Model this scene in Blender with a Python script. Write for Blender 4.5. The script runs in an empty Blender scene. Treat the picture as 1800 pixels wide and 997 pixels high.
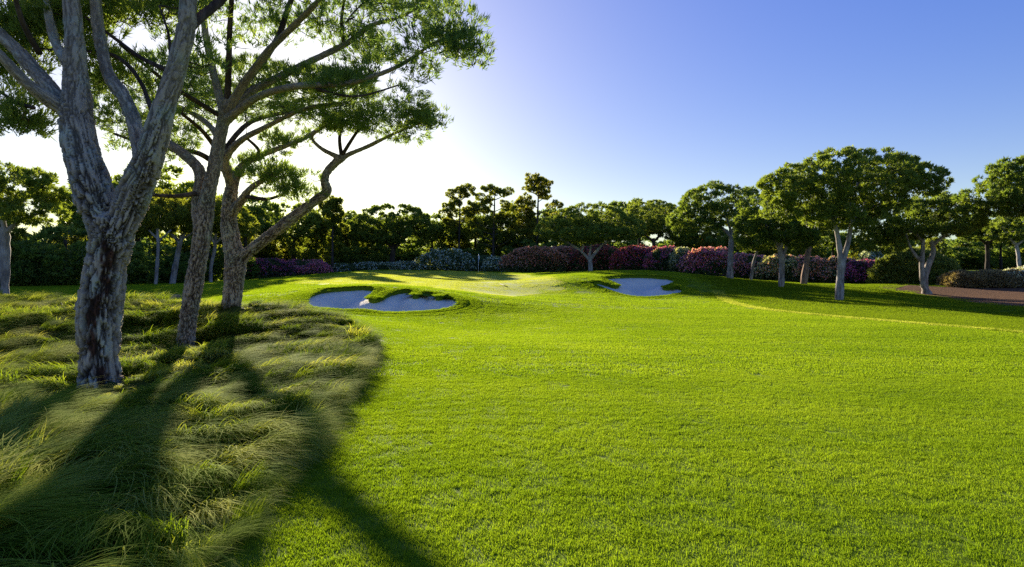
import bpy, math, random
import numpy as np
from mathutils import Vector

# ------------------------------------------------------------------ camera, sky, sun, exposure
F, CU, CV, CAMZ = 1073.0, 900.0, 470.0, 2.1      # focal length and principal point in photo pixels
SUN_AZ, SUN_EL = math.radians(-21.5), math.radians(14.0)   # azimuth from +Y, positive to the right
scene = bpy.context.scene
cam_d = bpy.data.cameras.new('camera'); cam = bpy.data.objects.new('camera', cam_d)
scene.collection.objects.link(cam); scene.camera = cam
cam.location = (0, 0, CAMZ); cam.rotation_euler = (math.pi/2, 0, 0)
cam_d.sensor_width = 36; cam_d.lens = 36*F/1800; cam_d.shift_y = (CV-498.5)/1800
cam_d.clip_start = 0.05; cam_d.clip_end = 3000

world = bpy.data.worlds.new('World'); scene.world = world; world.use_nodes = True
nt = world.node_tree; nt.nodes.clear()
sky = nt.nodes.new('ShaderNodeTexSky'); sky.sky_type = 'NISHITA'; sky.sun_disc = False
sky.sun_elevation = SUN_EL; sky.sun_rotation = SUN_AZ
sky.air_density = 1.0; sky.dust_density = 0.6; sky.ozone_density = 3.0
tint = nt.nodes.new('ShaderNodeMix'); tint.data_type = 'RGBA'; tint.blend_type = 'MULTIPLY'
tint.inputs[0].default_value = 1.0; tint.inputs[7].default_value = (0.96, 0.97, 1.0, 1)
hsv = nt.nodes.new('ShaderNodeHueSaturation'); hsv.inputs['Saturation'].default_value = 1.95; hsv.inputs['Hue'].default_value = 0.54
gam = nt.nodes.new('ShaderNodeGamma'); gam.inputs[1].default_value = 0.48
bg = nt.nodes.new('ShaderNodeBackground'); bg.inputs[1].default_value = 0.096
wo = nt.nodes.new('ShaderNodeOutputWorld')
nt.links.new(sky.outputs[0], gam.inputs[0]); nt.links.new(gam.outputs[0], hsv.inputs['Color']); nt.links.new(hsv.outputs[0], tint.inputs[6]); nt.links.new(tint.outputs[2], bg.inputs[0]); nt.links.new(bg.outputs[0], wo.inputs[0])

sun_d = bpy.data.lights.new('sun', 'SUN'); sun_d.energy = 3.75; sun_d.angle = math.radians(0.9)
sun_d.color = (1.0, 0.88, 0.68)
sun = bpy.data.objects.new('sun', sun_d); scene.collection.objects.link(sun)
to_sun = Vector((math.sin(SUN_AZ)*math.cos(SUN_EL), math.cos(SUN_AZ)*math.cos(SUN_EL), math.sin(SUN_EL)))
sun.rotation_euler = to_sun.to_track_quat('Z', 'Y').to_euler()
sun.location = to_sun*60

vs = scene.view_settings
vs.view_transform = 'Standard'; vs.look = 'None'; vs.gamma = 1.0; vs.exposure = 2.08; vs.use_curve_mapping = False
cy = scene.cycles
cy.max_bounces = 8; cy.diffuse_bounces = 6; cy.glossy_bounces = 2; cy.transmission_bounces = 6; cy.transparent_max_bounces = 4
cy.caustics_reflective = False; cy.caustics_refractive = False
cy.use_denoising = False; cy.sample_clamp_indirect = 4.0; cy.use_adaptive_sampling = False

# ------------------------------------------------------------------ helpers
rng = np.random.default_rng(7)
COL = scene.collection

def W(u, v, d):
    return np.array([(u-CU)/F*d, d, CAMZ+(CV-v)/F*d])

def mk_mesh(name, V, faces, mats=(), smooth=False, attrs=None):
    """faces: list of int arrays (n,3) or (n,4)"""
    V = np.ascontiguousarray(V, dtype=np.float32)
    me = bpy.data.meshes.new(name)
    faces = [np.asarray(f, dtype=np.int32) for f in faces if len(f)]
    nl = sum(f.size for f in faces); npoly = sum(len(f) for f in faces)
    me.vertices.add(len(V)); me.vertices.foreach_set('co', V.ravel())
    me.loops.add(nl); me.loops.foreach_set('vertex_index', np.concatenate([f.ravel() for f in faces]))
    me.polygons.add(npoly)
    tot = np.concatenate([np.full(len(f), f.shape[1], dtype=np.int32) for f in faces])
    st = np.zeros(npoly, dtype=np.int32); st[1:] = np.cumsum(tot)[:-1]
    me.polygons.foreach_set('loop_start', st); me.polygons.foreach_set('loop_total', tot)
    if smooth: me.polygons.foreach_set('use_smooth', np.ones(npoly, dtype=bool))
    for k, a in (attrs or {}).items():
        a = np.asarray(a, dtype=np.float32)
        if a.ndim == 1:
            at = me.attributes.new(k, 'FLOAT', 'POINT'); at.data.foreach_set('value', a)
        else:
            at = me.attributes.new(k, 'FLOAT_VECTOR', 'POINT'); at.data.foreach_set('vector', np.ascontiguousarray(a).ravel())
    for m in mats: me.materials.append(m)
    me.update(calc_edges=True); me.validate()
    return me

def mk_obj(name, me, parent=None, loc=None):
    o = bpy.data.objects.new(name, me); COL.objects.link(o)
    if parent is not None: o.parent = parent
    if loc is not None: o.location = loc
    return o

def empty(name, loc):
    o = bpy.data.objects.new(name, None); COL.objects.link(o); o.location = tuple(float(c) for c in loc)
    o.empty_display_size = 0.3
    return o

def tag(o, label=None, cat=None, group=None, kind=None):
    if label: o['label'] = label
    if cat: o['category'] = cat
    if group: o['group'] = group
    if kind: o['kind'] = kind
    return o

def copy_tree(o, parent=None):
    c = o.copy(); COL.objects.link(c); c.parent = parent
    for ch in list(o.children): copy_tree(ch, c)
    return c

def _h(ix, iy, iz, seed):
    n = (ix.astype(np.int64)*374761393 + iy.astype(np.int64)*668265263 + iz.astype(np.int64)*1274126177 + seed*974711) & 0xffffffff
    n = ((n ^ (n >> 13))*1274126177) & 0xffffffff
    n = ((n ^ (n >> 16))*2246822519) & 0xffffffff
    n = n ^ (n >> 15)
    return (n & 0xffffff)/float(0xffffff)

def vnoise(P, seed=0):
    P = np.asarray(P, dtype=float)
    i = np.floor(P).astype(np.int64); f = P-i; f = f*f*(3-2*f)
    r = 0
    for a in (0, 1):
        for b in (0, 1):
            for c in (0, 1):
                w = (f[..., 0] if a else 1-f[..., 0])*(f[..., 1] if b else 1-f[..., 1])*(f[..., 2] if c else 1-f[..., 2])
                r = r + w*_h(i[..., 0]+a, i[..., 1]+b, i[..., 2]+c, seed)
    return r
def fbm(P, seed=0, o=4):
    s = 0; a = 0.5; P = np.asarray(P, dtype=float)
    for k in range(o):
        s = s + a*vnoise(P*(2**k), seed+k*17); a *= 0.5
    return s/(1-0.5**o)
def n2(x, y, s, seed=0, o=3):
    return fbm(np.stack([x/s, y/s, np.zeros_like(x)+0.37], -1), seed, o)
def voro(P, seed=0):
    P = np.asarray(P, dtype=float); i = np.floor(P).astype(np.int64)
    d1 = np.full(len(P), 9.0); d2 = d1.copy(); cid = np.zeros(len(P))
    for a in (-1, 0, 1):
        for b in (-1, 0, 1):
            for c in (-1, 0, 1):
                x, y, z = i[:, 0]+a, i[:, 1]+b, i[:, 2]+c
                q = np.stack([x+_h(x, y, z, seed), y+_h(x, y, z, seed+1), z+_h(x, y, z, seed+2)], -1)
                d = np.linalg.norm(q-P, axis=1)
                m = d < d1
                d2 = np.where(m, d1, np.minimum(d2, d)); cid = np.where(m, _h(x, y, z, seed+3), cid); d1 = np.where(m, d, d1)
    return d1, d2, cid
def sstep(a, b, x):
    t = np.clip((x-a)/(b-a), 0, 1); return t*t*(3-2*t)

# ------------------------------------------------------------------ materials
def mat(name):
    m = bpy.data.materials.new(name); m.use_nodes = True
    m.node_tree.nodes.clear()
    return m, m.node_tree
def N(t, kind, **kw):
    n = t.nodes.new(kind)
    for k, v in kw.items(): setattr(n, k, v)
    return n
def ramp(t, fac, stops, interp='LINEAR'):
    r = N(t, 'ShaderNodeValToRGB'); r.color_ramp.interpolation = interp
    e = r.color_ramp.elements
    while len(e) < len(stops): e.new(0.5)
    for q, (p, c) in zip(e, stops): q.position = p; q.color = (*c, 1)
    t.links.new(fac, r.inputs[0]); return r.outputs[0]
def mixc(t, fac, a, b, mode='MIX'):
    m = N(t, 'ShaderNodeMix', data_type='RGBA', blend_type=mode)
    for s, v in ((0, fac), (6, a), (7, b)):
        if isinstance(v, (int, float)): m.inputs[s].default_value = v
        elif isinstance(v, tuple): m.inputs[s].default_value = (*v, 1)
        else: t.links.new(v, m.inputs[s])
    return m.outputs[2]
def math_(t, op, a, b=None, c=None):
    m = N(t, 'ShaderNodeMath', operation=op)
    for s, v in ((0, a), (1, b), (2, c)):
        if v is None: continue
        if isinstance(v, (int, float)): m.inputs[s].default_value = v
        else: t.links.new(v, m.inputs[s])
    return m.outputs[0]
def attr(t, name): return N(t, 'ShaderNodeAttribute', attribute_name=name)
def tex_noise(t, scale, vec=None, detail=4, rough=0.55):
    n = N(t, 'ShaderNodeTexNoise'); n.inputs['Scale'].default_value = scale
    n.inputs['Detail'].default_value = detail; n.inputs['Roughness'].default_value = rough
    if vec is not None: t.links.new(vec, n.inputs['Vector'])
    return n.outputs[0]
def leaf_out(t, col, trans=0.4, rough=0.6, tcol=None, spec=0.25):
    p = N(t, 'ShaderNodeBsdfPrincipled'); p.inputs['Roughness'].default_value = rough
    p.inputs['Specular IOR Level'].default_value = spec
    tr = N(t, 'ShaderNodeBsdfTranslucent'); mx = N(t, 'ShaderNodeMixShader'); mx.inputs[0].default_value = trans
    t.links.new(col, p.inputs['Base Color']); t.links.new(tcol or col, tr.inputs[0])
    t.links.new(p.outputs[0], mx.inputs[1]); t.links.new(tr.outputs[0], mx.inputs[2])
    o = N(t, 'ShaderNodeOutputMaterial'); t.links.new(mx.outputs[0], o.inputs[0])
def solid_out(t, col, rough=0.8, bump=None, bdist=0.02, bstr=0.6, spec=0.3):
    p = N(t, 'ShaderNodeBsdfPrincipled'); p.inputs['Roughness'].default_value = rough
    p.inputs['Specular IOR Level'].default_value = spec
    if isinstance(col, tuple): p.inputs['Base Color'].default_value = (*col, 1)
    else: t.links.new(col, p.inputs['Base Color'])
    if bump is not None:
        b = N(t, 'ShaderNodeBump'); b.inputs['Distance'].default_value = bdist; b.inputs['Strength'].default_value = bstr
        t.links.new(bump, b.inputs['Height']); t.links.new(b.outputs[0], p.inputs['Normal'])
    o = N(t, 'ShaderNodeOutputMaterial'); t.links.new(p.outputs[0], o.inputs[0])

def foliage_mat(name, dark, mid, light, trans=0.4, warm=None):
    m, t = mat(name)
    a = attr(t, 'rnd').outputs['Fac']
    oi = N(t, 'ShaderNodeObjectInfo').outputs['Random']
    g = N(t, 'ShaderNodeNewGeometry').outputs['Position']
    nz = tex_noise(t, 0.9, g, 2)
    f = math_(t, 'ADD', math_(t, 'MULTIPLY', a, 0.6), math_(t, 'MULTIPLY', nz, 0.4))
    c = ramp(t, f, [(0.1, dark), (0.5, mid), (0.9, light)])
    c = mixc(t, math_(t, 'MULTIPLY', oi, 0.5), c, warm or light)
    tc = mixc(t, 1.0, c, (1.25, 1.2, 0.5), 'MULTIPLY')
    leaf_out(t, c, trans, 0.55, tc)
    return m
def blade_mat(name, dark, mid, light, trans=0.5, scale=0.35, spec=0.25, rough=0.5, inst=0.0, mow=0.0):
    m, t = mat(name)
    a = attr(t, 'rnd').outputs['Fac']
    g = N(t, 'ShaderNodeNewGeometry').outputs['Position']
    nz = tex_noise(t, scale, g, 3)
    nz2 = tex_noise(t, scale*9, g, 2)
    f = math_(t, 'ADD', math_(t, 'MULTIPLY', a, 0.45), math_(t, 'ADD', math_(t, 'MULTIPLY', nz, 0.35), math_(t, 'MULTIPLY', nz2, 0.2)))
    if mow:                                                # faint mower passes bending round the green
        mp = N(t, 'ShaderNodeMapping'); mp.inputs['Location'].default_value = (-16, -52, 0); t.links.new(g, mp.inputs[0])
        wv = N(t, 'ShaderNodeTexWave', wave_type='RINGS', rings_direction='Z', wave_profile='SIN'); wv.inputs['Scale'].default_value = 0.11
        wv.inputs['Distortion'].default_value = 2.0; wv.inputs['Detail'].default_value = 1; wv.inputs['Detail Scale'].default_value = 0.3; t.links.new(mp.outputs[0], wv.inputs[0])
        big = tex_noise(t, 0.09, g, 3)
        f = math_(t, 'MULTIPLY_ADD', math_(t, 'SUBTRACT', wv.outputs['Fac'], 0.5), mow, math_(t, 'MULTIPLY_ADD', math_(t, 'SUBTRACT', big, 0.5), 0.5, f))
    if inst:
        f = math_(t, 'MULTIPLY_ADD', math_(t, 'SUBTRACT', N(t, 'ShaderNodeObjectInfo').outputs['Random'], 0.5), inst, f)
    c = ramp(t, f, [(0.15, dark), (0.5, mid), (0.85, light)])
    tc = mixc(t, 1.0, c, (1.3, 1.2, 0.55), 'MULTIPLY')
    leaf_out(t, c, trans, rough, tc, spec)
    return m
def soil_mat(name, c1, c2, scale=3, bdist=0.03):
    m, t = mat(name)
    g = N(t, 'ShaderNodeNewGeometry').outputs['Position']
    nz = tex_noise(t, scale, g, 6); n3 = tex_noise(t, scale*14, g, 4)
    c = ramp(t, math_(t, 'MULTIPLY_ADD', n3, 0.5, math_(t, 'MULTIPLY', nz, 0.5)), [(0.3, c1), (0.7, c2)])
    solid_out(t, c, 0.95, n3, bdist, 0.7, 0.1)
    return m

M = {}
M['lawn_soil'] = soil_mat('lawn_soil', (0.09, 0.135, 0.009), (0.14, 0.20, 0.014), 0.6, 0.02)
M['rough_soil'] = soil_mat('rough_soil', (0.035, 0.05, 0.008), (0.08, 0.095, 0.02), 3, 0.03)
M['wood_floor'] = soil_mat('wood_floor', (0.03, 0.03, 0.012), (0.07, 0.07, 0.02), 0.5, 0.03)
M['mulch'] = soil_mat('mulch', (0.06, 0.03, 0.016), (0.19, 0.10, 0.05), 5, 0.06)
M['lip_turf'] = soil_mat('lip_turf', (0.09, 0.14, 0.008), (0.16, 0.22, 0.012), 4, 0.04)
M['green_base'] = soil_mat('green_base', (0.28, 0.33, 0.05), (0.34, 0.39, 0.06), 2, 0.01)
M['fairway_blade'] = blade_mat('fairway_blade', (0.105, 0.19, 0.009), (0.20, 0.315, 0.012), (0.31, 0.41, 0.035), 0.5, 0.35, 0.06, 0.8, mow=0.08)
M['semi_blade'] = blade_mat('semi_blade', (0.065, 0.125, 0.007), (0.145, 0.225, 0.009), (0.24, 0.32, 0.022), 0.5, 0.35, 0.06, 0.8)
M['green_blade'] = blade_mat('green_blade', (0.27, 0.33, 0.04), (0.36, 0.42, 0.07), (0.44, 0.50, 0.10), 0.5, 0.35, 0.06, 0.8)
M['rough_blade'] = blade_mat('rough_blade', inst=0.55, dark=(0.10, 0.18, 0.014), mid=(0.25, 0.34, 0.026), light=(0.52, 0.53, 0.13), trans=0.5, scale=1.1, spec=0.03, rough=0.9)
M['pine'] = foliage_mat('pine_needles', (0.074, 0.121, 0.027), (0.155, 0.230, 0.043), (0.270, 0.324, 0.054), 0.5)
M['hero_pine'] = foliage_mat('stone_pine_needles', (0.081, 0.149, 0.047), (0.162, 0.257, 0.074), (0.257, 0.324, 0.068), 0.55)
M['wood_leaf'] = foliage_mat('woodland_leaves', (0.095, 0.135, 0.024), (0.189, 0.243, 0.041), (0.297, 0.324, 0.047), 0.66, (0.297, 0.270, 0.047))
M['shrub_leaf'] = foliage_mat('shrub_leaves', (0.05, 0.09, 0.04), (0.10, 0.15, 0.06), (0.17, 0.22, 0.085), 0.4)
M['olive_leaf'] = foliage_mat('olive_shrub_leaves', (0.08, 0.11, 0.022), (0.17, 0.21, 0.045), (0.27, 0.31, 0.07), 0.42)
M['dry_leaf'] = foliage_mat('dry_shrub_leaves', (0.09, 0.07, 0.035), (0.24, 0.19, 0.10), (0.42, 0.36, 0.22), 0.3, (0.3, 0.22, 0.12))
M['thicket_leaf'] = foliage_mat('thicket_leaves', (0.066, 0.113, 0.034), (0.133, 0.209, 0.048), (0.246, 0.322, 0.066), 0.6)
for k, c in dict(magenta=(0.70, 0.18, 0.38), pink=(0.85, 0.36, 0.46), salmon=(0.84, 0.46, 0.38), red=(0.58, 0.13, 0.16),
                 russet=(0.64, 0.27, 0.18), cream=(0.62, 0.60, 0.36), white=(0.66, 0.70, 0.62), purple=(0.30, 0.10, 0.24)).items():
    M['fl_'+k] = foliage_mat('blossom_'+k, tuple(x*0.65 for x in c), c, tuple(min(1, x*1.3) for x in c), 0.35)

def sand_mat():
    m, t = mat('bunker_sand')
    g = N(t, 'ShaderNodeNewGeometry').outputs['Position']
    n1 = tex_noise(t, 1.2, g, 4); n3 = tex_noise(t, 40, g, 3)
    w = N(t, 'ShaderNodeTexWave'); w.inputs['Scale'].default_value = 3.0; w.inputs['Distortion'].default_value = 3.0
    w.inputs['Detail'].default_value = 2; t.links.new(g, w.inputs[0])
    c = ramp(t, math_(t, 'MULTIPLY_ADD', n3, 0.35, math_(t, 'MULTIPLY', n1, 0.65)), [(0.3, (0.74, 0.65, 0.50)), (0.7, (0.90, 0.81, 0.64))])
    solid_out(t, c, 0.95, math_(t, 'ADD', math_(t, 'MULTIPLY', w.outputs['Fac'], 0.5), n3), 0.03, 0.5, 0.1)
    return m
M['sand'] = sand_mat()

def bark_mat(name, plate_a, plate_b, groove, patch, lich, hero=True):
    m, t = mat(name)
    if hero:
        q = attr(t, 'barkq').outputs['Vector']; gr = attr(t, 'groove').outputs['Fac']; pt = attr(t, 'patch').outputs['Fac']
        n1 = tex_noise(t, 9, q, 5); n2_ = tex_noise(t, 45, q, 4, 0.65)
        c = ramp(t, math_(t, 'MULTIPLY_ADD', n2_, 0.5, math_(t, 'MULTIPLY', n1, 0.5)), [(0.3, plate_a), (0.72, plate_b)])
        g2 = N(t, 'ShaderNodeNewGeometry').outputs['Position']
        ln = tex_noise(t, 2.2, g2, 3)
        c = mixc(t, ramp(t, ln, [(0.48, (0, 0, 0)), (0.66, (0.7, 0.7, 0.7))]), c, lich)
        c = mixc(t, pt, c, mixc(t, ramp(t, n1, [(0.4, (0, 0, 0)), (0.6, (1, 1, 1))]), patch, tuple(x*0.3 for x in patch)))
        c = mixc(t, gr, c, groove)
        solid_out(t, c, 0.9, n2_, 0.012, 0.8, 0.15)
    else:
        tc = N(t, 'ShaderNodeTexCoord').outputs['Object']
        mp = N(t, 'ShaderNodeMapping'); mp.inputs['Scale'].default_value = (1, 1, 0.3); t.links.new(tc, mp.inputs[0])
        n1 = tex_noise(t, 5, mp.outputs[0], 5, 0.65); n2_ = tex_noise(t, 1.1, tc, 3)
        c = ramp(t, n1, [(0.32, groove), (0.5, plate_a), (0.7, plate_b)])
        c = mixc(t, ramp(t, n2_, [(0.45, (0, 0, 0)), (0.7, (0.6, 0.6, 0.6))]), c, lich)
        solid_out(t, c, 0.9, n1, 0.05, 0.9, 0.15)
    return m
M['bark1'] = bark_mat('plated_bark', (0.27, 0.205, 0.145), (0.58, 0.49, 0.37), (0.024, 0.016, 0.011), (0.10, 0.045, 0.028), (0.44, 0.47, 0.37))
M['bark2'] = bark_mat('brown_grey_bark', (0.27, 0.20, 0.14), (0.52, 0.42, 0.31), (0.035, 0.022, 0.015), (0.12, 0.06, 0.04), (0.34, 0.34, 0.24))
M['bark_far'] = bark_mat('pale_grey_bark', (0.260, 0.221, 0.189), (0.468, 0.429, 0.377), (0.078, 0.058, 0.046), (0.000, 0.000, 0.000), (0.429, 0.390, 0.338), False)
M['bark_red'] = bark_mat('reddish_bark', (0.260, 0.169, 0.117), (0.442, 0.312, 0.234), (0.078, 0.046, 0.033), (0.000, 0.000, 0.000), (0.390, 0.260, 0.195), False)
M['bark_white'] = bark_mat('whitish_bark', (0.34, 0.31, 0.28), (0.52, 0.49, 0.45), (0.12, 0.10, 0.08), (0, 0, 0), (0.50, 0.47, 0.43), False)
M['bark_dark'] = bark_mat('dark_bark', (0.05, 0.04, 0.03), (0.12, 0.095, 0.07), (0.02, 0.015, 0.01), (0, 0, 0), (0.10, 0.08, 0.06), False)
M['twig'] = bark_mat('twig_bark', (0.06, 0.04, 0.028), (0.14, 0.10, 0.075), (0.03, 0.02, 0.015), (0, 0, 0), (0.12, 0.09, 0.07), False)
def plain(name, c, rough=0.5):
    m, t = mat(name)
    tc = N(t, 'ShaderNodeTexCoord').outputs['Object']
    n1 = tex_noise(t, 25, tc, 3)
    solid_out(t, mixc(t, n1, tuple(x*0.85 for x in c), c), rough)
    return m
M['pole'] = plain('pole_paint', (0.75, 0.75, 0.72), 0.4)
M['flag'] = plain('flag_cloth', (0.85, 0.84, 0.80), 0.9)
M['dark_wood'] = plain('dark_wood', (0.06, 0.045, 0.03), 0.8)
M['stone'] = plain('weathered_stone', (0.22, 0.18, 0.13), 0.9)
M['cup'] = plain('cup_liner', (0.6, 0.6, 0.6), 0.6)

# ------------------------------------------------------------------ terrain
ctrl = [W(*c) for c in [
    (900, 997, 4.28), (900, 700, 9.8), (1400, 700, 9.8), (1750, 700, 9.8), (900, 600, 17.3), (1500, 600, 17.3), (1100, 560, 25.0),
    (670, 553, 27), (670, 505, 33.5), (530, 522, 29.5), (812, 528, 30), (560, 548, 26.5), (780, 550, 27), (900, 552, 27.5),
    (900, 520, 38), (985, 507, 42), (900, 491, 52), (840, 478, 74), (650, 475.5, 72), (740, 476, 76), (560, 489, 50), (700, 492, 46),
    (600, 483, 86), (450, 492, 75), (1000, 480, 76), (930, 479, 80),
    (1130, 524, 39.5), (1125, 485, 48), (1030, 493, 44), (1206, 512, 43.5), (1060, 520, 38), (1180, 478.5, 53), (1230, 520, 40),
    (1283, 490, 53), (1372, 505, 46), (1413, 500, 51), (1475, 528, 37), (1628, 517, 43), (1250, 487, 66), (1500, 500, 60),
    (1800, 540, 32), (1600, 503, 48), (1800, 503, 48), (1800, 585, 19.6), (1530, 560, 25), (1800, 562, 27.0), (1700, 481, 62), (1740, 476, 70),
    (175, 688, 10.7), (325, 617, 15.5), (405, 545, 19.5), (610, 573, 20.5), (500, 548, 20.5), (300, 524, 33), (160, 522, 33),
    (10, 524, 29), (300, 500, 56), (130, 500, 50), (100, 900, 5.24), (60, 590, 16), (655, 620, 15.0), (550, 780, 7.27)]]
ctrl += [np.array(p, float) for p in [(0, 0, 0), (-6, 1, 0), (6, 1, 0), (0, -10, 0), (-18, -6, 0), (18, -6, 0), (-18, 10, 0.1), (22, 12, -0.2),
    (-60, 60, 1.2), (-60, 20, 0.8), (60, 60, 1.3), (60, 25, -0.2), (-90, 130, 1.5), (0, 130, 1.4), (90, 130, 1.5), (-120, 0, 0.5), (120, 0, 0.0), (0, -60, 0),
    (45, 100, 1.5), (-45, 100, 1.2), (0, 100, 1.4)]]
ctrl = np.array(ctrl)
def _phi(r2): return np.where(r2 > 1e-9, 0.5*r2*np.log(np.maximum(r2, 1e-12)), 0)
def _tps(P):
    n = len(P); d2 = ((P[:, None, :2]-P[None, :, :2])**2).sum(-1)
    A = np.zeros((n+3, n+3)); A[:n, :n] = _phi(d2)+np.eye(n)*2.0
    A[:n, n] = 1; A[:n, n+1:] = P[:, :2]; A[n, :n] = 1; A[n+1:, :n] = P[:, :2].T
    b = np.zeros(n+3); b[:n] = P[:, 2]
    return np.linalg.solve(A, b)
_tw = _tps(ctrl)
def H0(x, y):
    x = np.asarray(x, float); y = np.asarray(y, float); shp = x.shape
    x = x.ravel(); y = y.ravel(); out = np.empty(len(x))
    for s in range(0, len(x), 20000):
        xs = np.clip(x[s:s+20000], -130, 130); ys = np.clip(y[s:s+20000], -60, 140)
        d2 = (xs[:, None]-ctrl[None, :, 0])**2+(ys[:, None]-ctrl[None, :, 1])**2
        out[s:s+20000] = _phi(d2)@_tw[:-3]+_tw[-3]+_tw[-2]*xs+_tw[-1]*ys
    out += 0.20*(n2(x, y, 10.0, 301, 2)-0.5)*sstep(14, 22, y)*sstep(-14, -2, x)*(1-sstep(70, 85, y))
    return out.reshape(shp)
_ds = np.concatenate([np.arange(2.5, 30, 0.05), np.arange(30, 110, 0.15)])
def ray(u, v):
    """ground point seen at a photo pixel"""
    x = (u-CU)/F*_ds; z = CAMZ+(CV-v)/F*_ds
    h = H0(x, _ds); i = np.argmax(h >= z) if (h >= z).any() else len(_ds)-1
    return np.array([x[i], _ds[i]])

def spline(P, n=8, closed=True):
    P = np.asarray(P, float); out = []
    m = len(P)
    for i in range(m if closed else m-1):
        if closed: a, b, c, d = P[(i-1) % m], P[i], P[(i+1) % m], P[(i+2) % m]
        else: a, b, c, d = P[max(i-1, 0)], P[i], P[i+1], P[min(i+2, m-1)]
        for k in range(n):
            t = k/n
            out.append(0.5*((2*b)+(-a+c)*t+(2*a-5*b+4*c-d)*t*t+(-a+3*b-3*c+d)*t**3))
    if not closed: out.append(P[-1])
    return np.array(out)
def inpoly(x, y, poly):
    x = np.asarray(x); y = np.asarray(y); r = np.zeros(x.shape, bool)
    x1, y1 = poly[-1]
    for x0, y0 in poly:
        if y0 != y1:
            c = ((y0 > y) != (y1 > y)) & (x < (x1-x0)*(y-y0)/(y1-y0)+x0)
            r ^= c
        x1, y1 = x0, y0
    return r
def resample(poly, step, closed=True):
    P = np.vstack([poly, poly[:1]]) if closed else poly
    L = np.concatenate([[0], np.cumsum(np.linalg.norm(np.diff(P, axis=0), axis=1))])
    n = max(int(L[-1]/step), 4); s = np.linspace(0, L[-1], n, endpoint=not closed)
    return np.stack([np.interp(s, L, P[:, 0]), np.interp(s, L, P[:, 1])], -1)
def dist_poly(x, y, pts):
    out = np.empty(len(x))
    for s in range(0, len(x), 4000):
        d2 = (x[s:s+4000, None]-pts[None, :, 0])**2+(y[s:s+4000, None]-pts[None, :, 1])**2
        out[s:s+4000] = np.sqrt(d2.min(1))
    return out

def px_poly(pts, n=6): return spline(np.array([ray(u, v) for u, v in pts]), n)
bunk1 = px_poly([(537, 529), (545, 519), (568, 511.5), (600, 509), (632, 507), (656, 508), (664, 512), (655, 519), (649, 525), (655, 529), (668, 526), (684, 518),
                 (703, 513), (720, 512.5), (729, 516), (727, 521), (733, 521), (742, 517), (758, 517), (768, 520), (768, 525), (775, 524), (786, 521), (798, 524), (807, 531),
                 (804, 538), (785, 544), (750, 548), (705, 550), (665, 549), (640, 545.5), (600, 545), (570, 543), (548, 541), (538, 536)], 6)
bunk2 = px_poly([(1066, 488.5), (1100, 486.5), (1145, 487.5), (1176, 490), (1188, 495), (1180, 500), (1166, 506), (1172, 508), (1190, 506), (1203, 511), (1196, 516),
                 (1170, 520.5), (1130, 523), (1100, 519.5), (1072, 511.5), (1050, 503.5), (1041, 497.5), (1054, 497.5), (1070, 502), (1082, 505.5), (1087, 502.5), (1076, 496), (1066, 492)], 6)
green = px_poly([(528, 495), (560, 487), (620, 480), (680, 476.5), (760, 477), (840, 478.5), (900, 481), (960, 486), (990, 490), (977, 496), (985, 503), (992, 508), (975, 513),
                 (930, 519), (880, 521), (840, 519), (815, 513), (760, 507), (700, 501.5), (620, 500.5), (560, 501)], 6)
rough_w = [ray(u, v) for u, v in [(370, 1000), (432, 905), (500, 838), (545, 785), (600, 712), (640, 662), (658, 630), (654, 602), (622, 574), (560, 557), (480, 547), (420, 542.5),
                                  (330, 540), (240, 537), (130, 533), (0, 530)]]
rough_w += [np.array(p) for p in [(-26, 25), (-26, 10), (-24, -4), (-10, -6), (-4.6, -4), (-3.2, 1)]]
rough = spline(np.array(rough_w), 6)
mulch = spline(np.array([ray(u, v) for u, v in [(1545, 505), (1580, 502), (1660, 503), (1800, 500)]]+[np.array(p) for p in [(52, 52), (52, 36)]]
                        + [ray(u, v) for u, v in [(1900, 548), (1800, 541), (1740, 536), (1690, 530), (1655, 524), (1610, 516), (1560, 510)]]), 6)
semi = np.vstack([spline(np.array([ray(u, v) for u, v in [(1262, 513), (1275, 527), (1310, 538), (1360, 546), (1450, 555), (1600, 568), (1800, 585)]]), 6, False),
                  [[30, 18], [55, 25], [55, 70], [20, 70], ray(1225, 489), ray(1245, 500)]])

def bunker_depth(x, y, poly, deep):
    sd = dist_poly(x, y, resample(poly, 0.12)); ins = inpoly(x, y, poly)
    return np.where(ins, sd, -sd), np.where(ins, 0.13+deep*sstep(0.0, 2.0, sd), 0.13-sd*0.5)

def sheet(poly, step, zfun):
    lo = poly.min(0)-step; hi = poly.max(0)+step
    gx = np.arange(lo[0], hi[0], step); gy = np.arange(lo[1], hi[1], step)
    X, Y = np.meshgrid(gx, gy, indexing='ij'); nx, ny = X.shape
    cx, cyy = X[:-1, :-1]+step/2, Y[:-1, :-1]+step/2
    keep = inpoly(cx, cyy, poly)
    idx = np.arange(nx*ny).reshape(nx, ny)
    Fq = np.stack([idx[:-1, :-1], idx[1:, :-1], idx[1:, 1:], idx[:-1, 1:]], -1)[keep]
    used, inv = np.unique(Fq, return_inverse=True); Fq = inv.reshape(-1, 4)
    x = X.ravel()[used]; y = Y.ravel()[used]
    cnt = np.bincount(Fq.ravel(), minlength=len(used)); b = cnt < 4
    R = resample(poly, step/4)
    for i in np.where(b)[0]:
        j = np.argmin((R[:, 0]-x[i])**2+(R[:, 1]-y[i])**2); x[i], y[i] = R[j]
    return np.stack([x, y, zfun(x, y)], -1), Fq

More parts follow.
